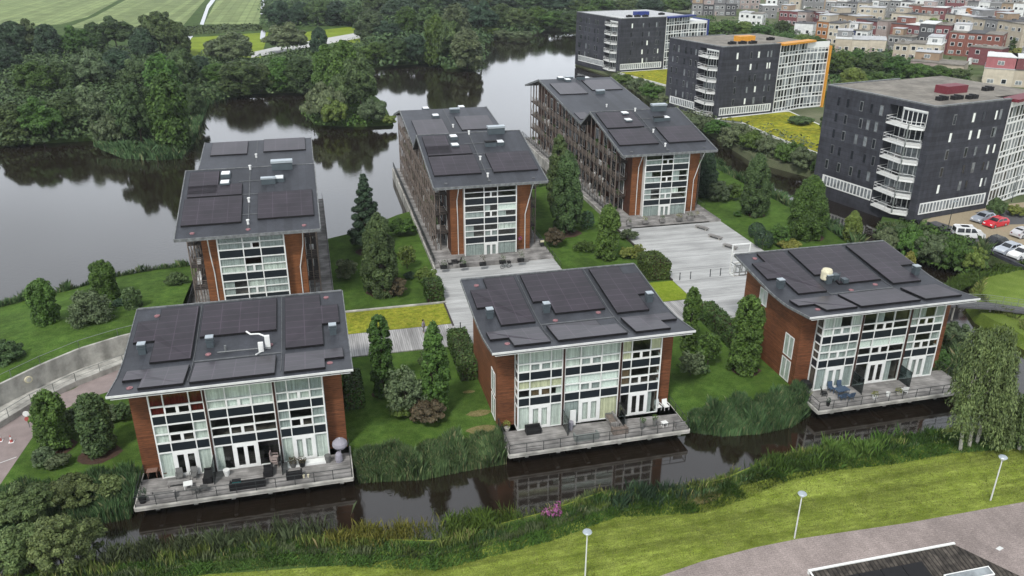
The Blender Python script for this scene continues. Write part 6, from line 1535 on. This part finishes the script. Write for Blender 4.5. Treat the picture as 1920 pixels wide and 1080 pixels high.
chair(FA(5.9, 63.0), R(170), 'grey-green folding chair at the front rail, left of a pair', 'greyfab', arms=False); chair(FA(6.6, 63.05), R(185), 'grey-green folding chair at the front rail, right of a pair', 'greyfab', arms=False)
sofa(FA(6.75, 64.9), R(-90), 'black lounge bed against the first glass divider', 'black', 1.7, 'sunbed', 'sunbed')
sofa(FA(10.2, 62.9), R(180), 'long black lounge sofa at the rail of the leftmost deck', 'black', 3.0)
sofa(FA(11.9, 64.4), R(-90), 'short black sofa section beside the stacked pale chairs', 'black', 1.2)
pot(FA(8.3, 65.0), 'white round fan-like pot beside the glass divider', .3, .6, None, 'white')
t = thing('storage_box', 'teal box lying on the black lounge sofa', 'box', FA(9.3, 63.0)); t.location.z = .45
MB().box(-.35, .35, -.2, .2, 0, .25).build('box', M['teal'], t); MB().box(-.37, .37, -.22, .22, .25, .3).build('lid', M['black'], t)
for k in range(3): chair(tuple(Vector(FA(12.55, 65.4)) + Vector((0, 0, .28 * k + .0))) if k else FA(12.55, 65.4), R(80), ['lowest', 'middle', 'topmost'][k] + ' pale folded chair in the stack beside the brown party post', 'hk', 'stacked pale chairs')
pot(FA(14.1, 64.9), 'grey plant pot with reddish plants right of the second divider', .35, .5, 'red', 'greyfab'); pot(FA(14.9, 64.8), 'dark plant pot with reddish plants right of the second divider', .32, .5, 'red', 'black')
sofa(FA(14.2, 63.3), R(180), 'dark blue-black lounge seat by the rail right of the second divider', 'black', 1.4)
pot(FA(15.0, 63.0), 'small cream lantern pot at the rail, left of two', .12, .35, None, 'foam'); pot(FA(15.4, 63.0), 'small cream lantern pot at the rail, right of two', .1, .3, None, 'foam')
pot(FA(1.6, 62.7), 'dark leafy pot in the front left deck corner', .35, .5, 'deep', 'black', 1.1)
MBs = MB().box(-1.7, 1.7, -.35, .35, 0, .22); single(MBs, 'door_step', M['white'], 'long white step under the rightmost doors of the leftmost house', 'step', FA(15.3, 65.1))
t = thing('parasol', 'closed round grey-lilac parasol with covered stand in the right deck corner', 'parasol', FA(18.4, 65.3)); 
MB().lathe([(.05, 0), (.05, 2.2)], n=8).build('pole', M['fascia'], t); MB().lathe([(.15, .95), (.5, 1.15), (.7, 1.45), (.66, 1.75), (.42, 2.0), (.08, 2.15)], n=14).build('canopy', M['lilac'], t)
MB().lathe([(.32, 0), (.36, .25), (.3, .8), (.22, .95)], (-.2, -.5, 0), 10).build('stand_cover', M['lilac'], t)
pot(FA(17.2, 64.9), 'grey barrel beside the parasol stand', .3, .75, None, 'greyfab')
# deck B
sofa(FB_(4.2, 65.2), R(0), 'black corner lounge seat before the left doors of the middle house', 'black', 1.5); 
pot(FB_(1.8, 66.2), 'wild yellowish plant in the left deck corner of the middle house', .3, .3, 'yellow', 'concrete', .8)
t = thing('white_board', 'upright white board leaning near the left divider of the middle house', 'board', FB_(8.3, 65.4)); MB().box(-.3, .3, -.05, .05, 0, 1.8).build('board', M['white'], t); MB().box(-.35, .35, -.15, .15, 0, .06).build('foot', M['trim'], t)
sofa(FB_(8.9, 63.0), R(180), 'grey-green timber bench by the rail of the middle deck', 'greyrail', 2.4, cushion='deck')
pot(FB_(7.9, 64.8), 'lilac covered object beside the white board', .28, .9, None, 'lilac')
sofa(FB_(12.3, 65.1), R(-90), 'brown-grey timber corner bench against the right divider of the middle deck', 'deck', 2.0, cushion='gallery'); sofa(FB_(12.4, 63.2), R(180), 'dark timber bench by the rail below the corner bench', 'gallery', 1.5, cushion='gallery')
pot(FB_(14.8, 63.3), 'tall grey planter with a small bush at the rail, left one', .25, .8, 'mid', 'greyfab'); pot(FB_(16.2, 63.5), 'tall grey planter with a small bush at the rail, right one', .25, .8, 'mid', 'greyfab')
chair(FB_(17.7, 66.2), R(10), 'white garden armchair beside the brown wall, left one', 'white'); chair(FB_(18.5, 66.1), R(5), 'white garden armchair beside the brown wall, right one', 'white')
table(FB_(17.1, 63.2), R(8), 'tiny white table at the rail of the middle deck', 'white', .6, .5, .5)
sofa(FB_(18.5, 62.8), R(180), 'low timber box seat in the right front corner of the middle deck', 'deck', .9, cushion='deck')
# deck C
t = thing('barbecue', 'black covered barbecue in the left corner of the rightmost deck', 'barbecue', FC(1.9, 66.1)); MB().box(-.6, .6, -.35, .35, .3, .95).build('cover', M['black'], t); MB().lathe([(.5, .95), (.45, 1.15), (.2, 1.25)], n=12).build('hood', M['black'], t)
for a in (-.5, .5): MB().bar((a, 0, 0), (a, 0, .3), .05).build('leg', M['black'], t)
table(FC(5.2, 64.4), R(5), 'blue garden table on the rightmost deck', 'bluewood', 1.5, .9)
for i, (a, y, rz, lab) in enumerate(((4.6, 65.3, 0, 'far left'), (5.7, 65.3, 0, 'far right'), (4.7, 63.5, 180, 'near left'), (5.6, 63.4, 180, 'near right'))): chair(FC(a, y), R(rz), f'blue garden chair at the blue table, {lab}', 'bluewood', 'blue chairs', False)
chair(FC(3.3, 64.6), R(70), 'dark slim chair left of the blue table', 'black', arms=False)
pot(FC(2.6, 62.8), 'dark pot in the left front corner of the rightmost deck', .2, .5, 'deep', 'black'); pot(FC(8.2, 62.9), 'white bowl pot at the rail, first from the left', .3, .4, 'yellow', 'white'); pot(FC(9.9, 63.0), 'white bowl pot at the rail, second from the left', .25, .45, None, 'white')
chair(FC(11.9, 63.1), R(160), 'white folding chair at the rail of the rightmost deck', 'white', arms=False); pot(FC(11.2, 63.0), 'pale stone pot beside the white folding chair', .3, .3, 'yellow', 'concrete')
# before the middle flats
table(at(852, 498, .45), 0, 'black bistro table between two troughs', 'black', .9, .9)
chair(at(844, 500, .45), R(90), 'black bistro chair left of the black table', 'black', arms=False); chair(at(860, 496, .45), R(-90), 'black bistro chair right of the black table', 'black', arms=False)
def bike(P, rz, label):
    t = thing('bicycle', label, 'bicycle', P, rz)
    for x in (-.52, .52):
        m = MB(); n = 16
        pts = [(x + .33 * math.cos(2 * math.pi * i / n), 0, .34 + .33 * math.sin(2 * math.pi * i / n)) for i in range(n + 1)]
        m.path(pts, .03, 0, 5)
        for i in range(0, n, 2): m.bar((x, 0, .34), pts[i], .006, 0, 4)
        m.build('wheel', M['rail'], t)
    MB().path([(-.52, 0, .34), (-.1, 0, .3), (.38, 0, .78), (-.22, 0, .8), (-.1, 0, .3)], .025).bar((-.52, 0, .34), (-.22, 0, .8), .02).bar((.52, 0, .34), (.36, 0, .98), .025).build('frame', M['greyrail'], t)
    MB().box(-.36, -.1, -.08, .08, .9, .97).bar((-.22, 0, .8), (-.24, 0, .92), .02).build('saddle', M['black'], t); MB().bar((.34, -.28, 1.02), (.34, .28, 1.02), .022).bar((.36, 0, .95), (.34, 0, 1.02), .02).build('handlebar', M['black'], t)
    MB().box(.3, .75, -.2, .2, .75, 1.05).build('basket', M['black'], t)
bike((*at(948, 503, .12)[:2], .12), R(10), 'bicycle with a black basket parked before the middle flats')
t = thing('mailbox', 'white and dark mailbox at the boardwalk fence of the middle flats', 'mailbox', (*at(1015, 462, .42)[:2], .42)); MB().box(-.3, .3, -.25, .25, .3, 1.2).build('box', M['rail'], t); MB().box(-.3, .3, -.27, -.25, .8, 1.15).build('flap', M['foam'], t); MB().bar((0, 0, 0), (0, 0, .3), .06).build('post', M['rail'], t)
fence([(33.1, 119.5, .42), (33.1, 104.5, .3)], 1.0, M['rail'], 'dark railing at the right side of the boards of the middle flats', rails=(1, .5), posts=1.5)
fence([(65.4, 140, .42), (65.4, 124.5, .42)], 1.0, M['rail'], 'dark railing at the right side of the longest flats', rails=(1, .5), posts=1.5)
fence([(.75, 146, .42), (.75, 96, .42)], 1.0, M['rail'], 'dark railing at the right side of the leftmost long flats', rails=(1, .5), posts=1.5)
t = thing('flower_basket', 'pink hanging flowers on the orange timber wall of the middle flats', 'flowers', (15.94 + 13.2, 111.12 + 1.9, 2.3)); rng = np.random.default_rng(4); C, N = blob_leaves([(0, -.2, 0, .3, .3)], 500, rng); link('flowers', quads('flowers', C, N, .05, .08, L['purple'], rng), t); MB().lathe([(.1, -.35), (.22, -.1)], (0, -.2, 0), 8).build('basket', M['terracotta'], t)
# walker on the boardwalk
def person(P, rz, label, top, legs, hairc, skin=(.45, .28, .2), s=1.0):
    t = bpy.data.meshes.new('person'); 
    J = {'pel': (0, 0, .95), 'ch': (0, .02, 1.3), 'nk': (0, .01, 1.48), 'hd': (0, -.01, 1.6), 'ht': (0, -.01, 1.72), 'ls': (-.19, 0, 1.42), 'le': (-.24, .05, 1.14), 'lw': (-.24, -.08, .9), 'lh': (-.24, -.1, .82),
         'rs': (.19, 0, 1.42), 're': (.24, -.02, 1.14), 'rw': (.22, -.12, .92), 'rh': (.22, -.15, .84), 'lp': (-.1, 0, .9), 'lk': (-.11, -.1, .5), 'la': (-.11, -.02, .08), 'lt': (-.11, -.18, .03), 'rp': (.1, 0, .9), 'rk': (.11, .02, .5), 'ra': (.11, .16, .1), 'rt': (.11, .02, .03)}
    rad = {'pel': .15, 'ch': .16, 'nk': .06, 'hd': .095, 'ht': .08, 'ls': .07, 'le': .045, 'lw': .032, 'lh': .035, 'rs': .07, 're': .045, 'rw': .032, 'rh': .035, 'lp': .09, 'lk': .06, 'la': .04, 'lt': .035, 'rp': .09, 'rk': .06, 'ra': .04, 'rt': .035}
    E_ = [('pel', 'ch'), ('ch', 'nk'), ('nk', 'hd'), ('hd', 'ht'), ('ch', 'ls'), ('ls', 'le'), ('le', 'lw'), ('lw', 'lh'), ('ch', 'rs'), ('rs', 're'), ('re', 'rw'), ('rw', 'rh'), ('pel', 'lp'), ('lp', 'lk'), ('lk', 'la'), ('la', 'lt'), ('pel', 'rp'), ('rp', 'rk'), ('rk', 'ra'), ('ra', 'rt')]
    ks = list(J); t.from_pydata([J[k] for k in ks], [(ks.index(a), ks.index(b)) for a, b in E_], []); o = bpy.data.objects.new('person', t); COL.objects.link(o)
    sk = o.modifiers.new('s', 'SKIN'); sb = o.modifiers.new('d', 'SUBSURF'); sb.levels = sb.render_levels = 2
    for i, k in enumerate(ks): t.skin_vertices[0].data[i].radius = (rad[k], rad[k])
    t.skin_vertices[0].data[0].use_root = True
    t.materials.append(mat('skin', skin, .6)); o.location = P; o.rotation_euler = (0, 0, rz); tag(o, label, 'person')
    def cloth(name, parts, grow, m_):
        me = bpy.data.meshes.new(name); kk = sorted({a for e in parts for a in e}, key=ks.index); me.from_pydata([J[k] for k in kk], [(kk.index(a), kk.index(b)) for a, b in parts], []); c = bpy.data.objects.new(name, me); COL.objects.link(c); c.parent = o
        c.modifiers.new('s', 'SKIN'); q = c.modifiers.new('d', 'SUBSURF'); q.levels = q.render_levels = 2
        for i, k in enumerate(kk): me.skin_vertices[0].data[i].radius = (rad[k] + grow, rad[k] + grow)
        me.skin_vertices[0].data[0].use_root = True; me.materials.append(m_)
    cloth('jacket', [('pel', 'ch'), ('ch', 'ls'), ('ls', 'le'), ('le', 'lw'), ('ch', 'rs'), ('rs', 're'), ('re', 'rw')], .022, top)
    cloth('trousers', [('pel', 'lp'), ('lp', 'lk'), ('lk', 'la'), ('pel', 'rp'), ('rp', 'rk'), ('rk', 'ra')], .018, legs)
    MB().lathe([(.09, 1.58), (.115, 1.66), (.1, 1.75), (.04, 1.79)], (0, .02, 0), 12).build('hair', hairc, o)
person((*at(795, 625, .12)[:2], .12), R(60), 'person in a lilac jacket walking on the boardwalk', M['lilac'], M['greyfab'], M['black'])

# ------------------------------------------------------------------ tiled roof in the bottom right corner
rp_ = [at(1523, 1068, 3.1), at(1797, 1019, 3.1), at(1925, 1062, 2.2), at(1700, 1200, 2.0)]
t = thing('tiled_roof_house', 'house roof with dark tiles, solar modules and skylight in the bottom right corner', 'house', (38, 36, 0), 0); t['_o'] = (38, 36, 0)
x0, x1, yr = rp_[0][0], rp_[1][0], rp_[0][1]
M['tile'] = mat('mossy_dark_tiles', (.05, .043, .036), .85, .5, 2.2, bump=.4); node_mul(M['tile'], stripes(0, .34, .1, .35)); node_mul(M['tile'], bignoise(1.6, .6, 1.5, 2))
rz = lambda y: 3.1 + (yr - y) * .12
rz = lambda y: 3.1 - (yr - y) * .22
m = MB().add([(x0, yr, 3.1), (x1, yr, 3.1), (x1 + 5.5, yr - 6, rz(yr - 6)), (x1 + 5.5, yr - 14, rz(yr - 14)), (x0, yr - 14, rz(yr - 14))], [(4, 3, 2, 1, 0)][::-1])
m.add([(x0, yr, 2.85), (x1, yr, 2.85), (x1 + 5.5, yr - 6, rz(yr - 6) - .25), (x1 + 5.5, yr - 14, rz(yr - 14) - .25), (x0, yr - 14, rz(yr - 14) - .25)], [(0, 1, 2, 3, 4)])
m.build('tiled_roof', M['tile'], t)
MB().box(x0 - .1, x1 + .1, yr + .0, yr + .16, 2.85, 3.2).box(x0 - .14, x0, yr - 14, yr, 1.5, 1.6).build('white_gutter', M['white'], t)
m = MB(); m.add([(x0 - .12, yr, 3.2), (x0 + .02, yr, 3.2), (x0 + .02, yr - 14, rz(yr - 14) + .1), (x0 - .12, yr - 14, rz(yr - 14) + .1)], [(3, 2, 1, 0)]).build('white_verge', M['white'], t)
MB().box(x0 + .5, x1, yr - 13, yr - .5, 0, 1.0).add([(x0 + .4, yr - .6, 0), (x1 - .2, yr - .6, 0), (x1 - .2, yr - .6, 2.7), (x0 + .4, yr - .6, 2.7)], [(3, 2, 1, 0)]).build('house_wall', M['brick'], t)
def onroof(xa, xb, ya, yb, h, name, m_, par=None):
    q = MB(); v = [(xa, ya, rz(ya) + h), (xb, ya, rz(ya) + h), (xb, yb, rz(yb) + h), (xa, yb, rz(yb) + h)]; v += [(a, b, c - .12) for a, b, c in v]
    return q.add(v, [(3, 2, 1, 0)[::-1], (4, 5, 6, 7)[::-1], (0, 4, 5, 1)[::-1], (1, 5, 6, 2)[::-1], (2, 6, 7, 3)[::-1], (3, 7, 4, 0)[::-1]]).build(name, m_, par or t, (38, 36, 0))
for i in range(4): onroof(x0 + 1.6 + 1.75 * i, x0 + 3.3 + 1.75 * i, yr - 2.5, yr - .9, .14, 'solar_panel', M['pvedge'])
for i in range(4): onroof(x0 + 1.9 + 1.75 * i, x0 + 3.6 + 1.75 * i, yr - 4.2, yr - 2.6, .14, 'solar_panel', M['pvedge'])
sk_ = onroof(x0 + 9.4, x0 + 13.2, yr - 2.9, yr - 2.2, .16, 'skylight_frame', M['white']); onroof(x0 + 9.5, x0 + 13.1, yr - 2.82, yr - 2.28, .18, 'skylight_glass', M['midglass'], sk_)
sheet('drain_cover', A((1870, 1022), (1878, 1026), (1886, 1021), (1878, 1017), z=.02), M['fascia'], .02)
sheet('path_marking', A((1720, 968), (1722, 973), (1755, 968), (1753, 965), z=.02), M['fascia'], .018) if False else None

# ------------------------------------------------------------------ air: distant things fade slightly
hzm = bpy.data.materials.new('thin_haze'); hzm.use_nodes = True
hn = hzm.node_tree.nodes; hn.remove(hn['Principled BSDF']); pv_ = hn.new('ShaderNodeVolumePrincipled')
pv_.inputs['Color'].default_value = (.86, .92, .97, 1); pv_.inputs['Density'].default_value = .0001; pv_.inputs['Anisotropy'].default_value = 0.0
hzm.node_tree.links.new(pv_.outputs[0], hn['Material Output'].inputs['Volume'])
hb = MB().box(-2500, 2500, -300, 3500, -3.4, 60).build('haze', hzm); tag(hb, kind='stuff')
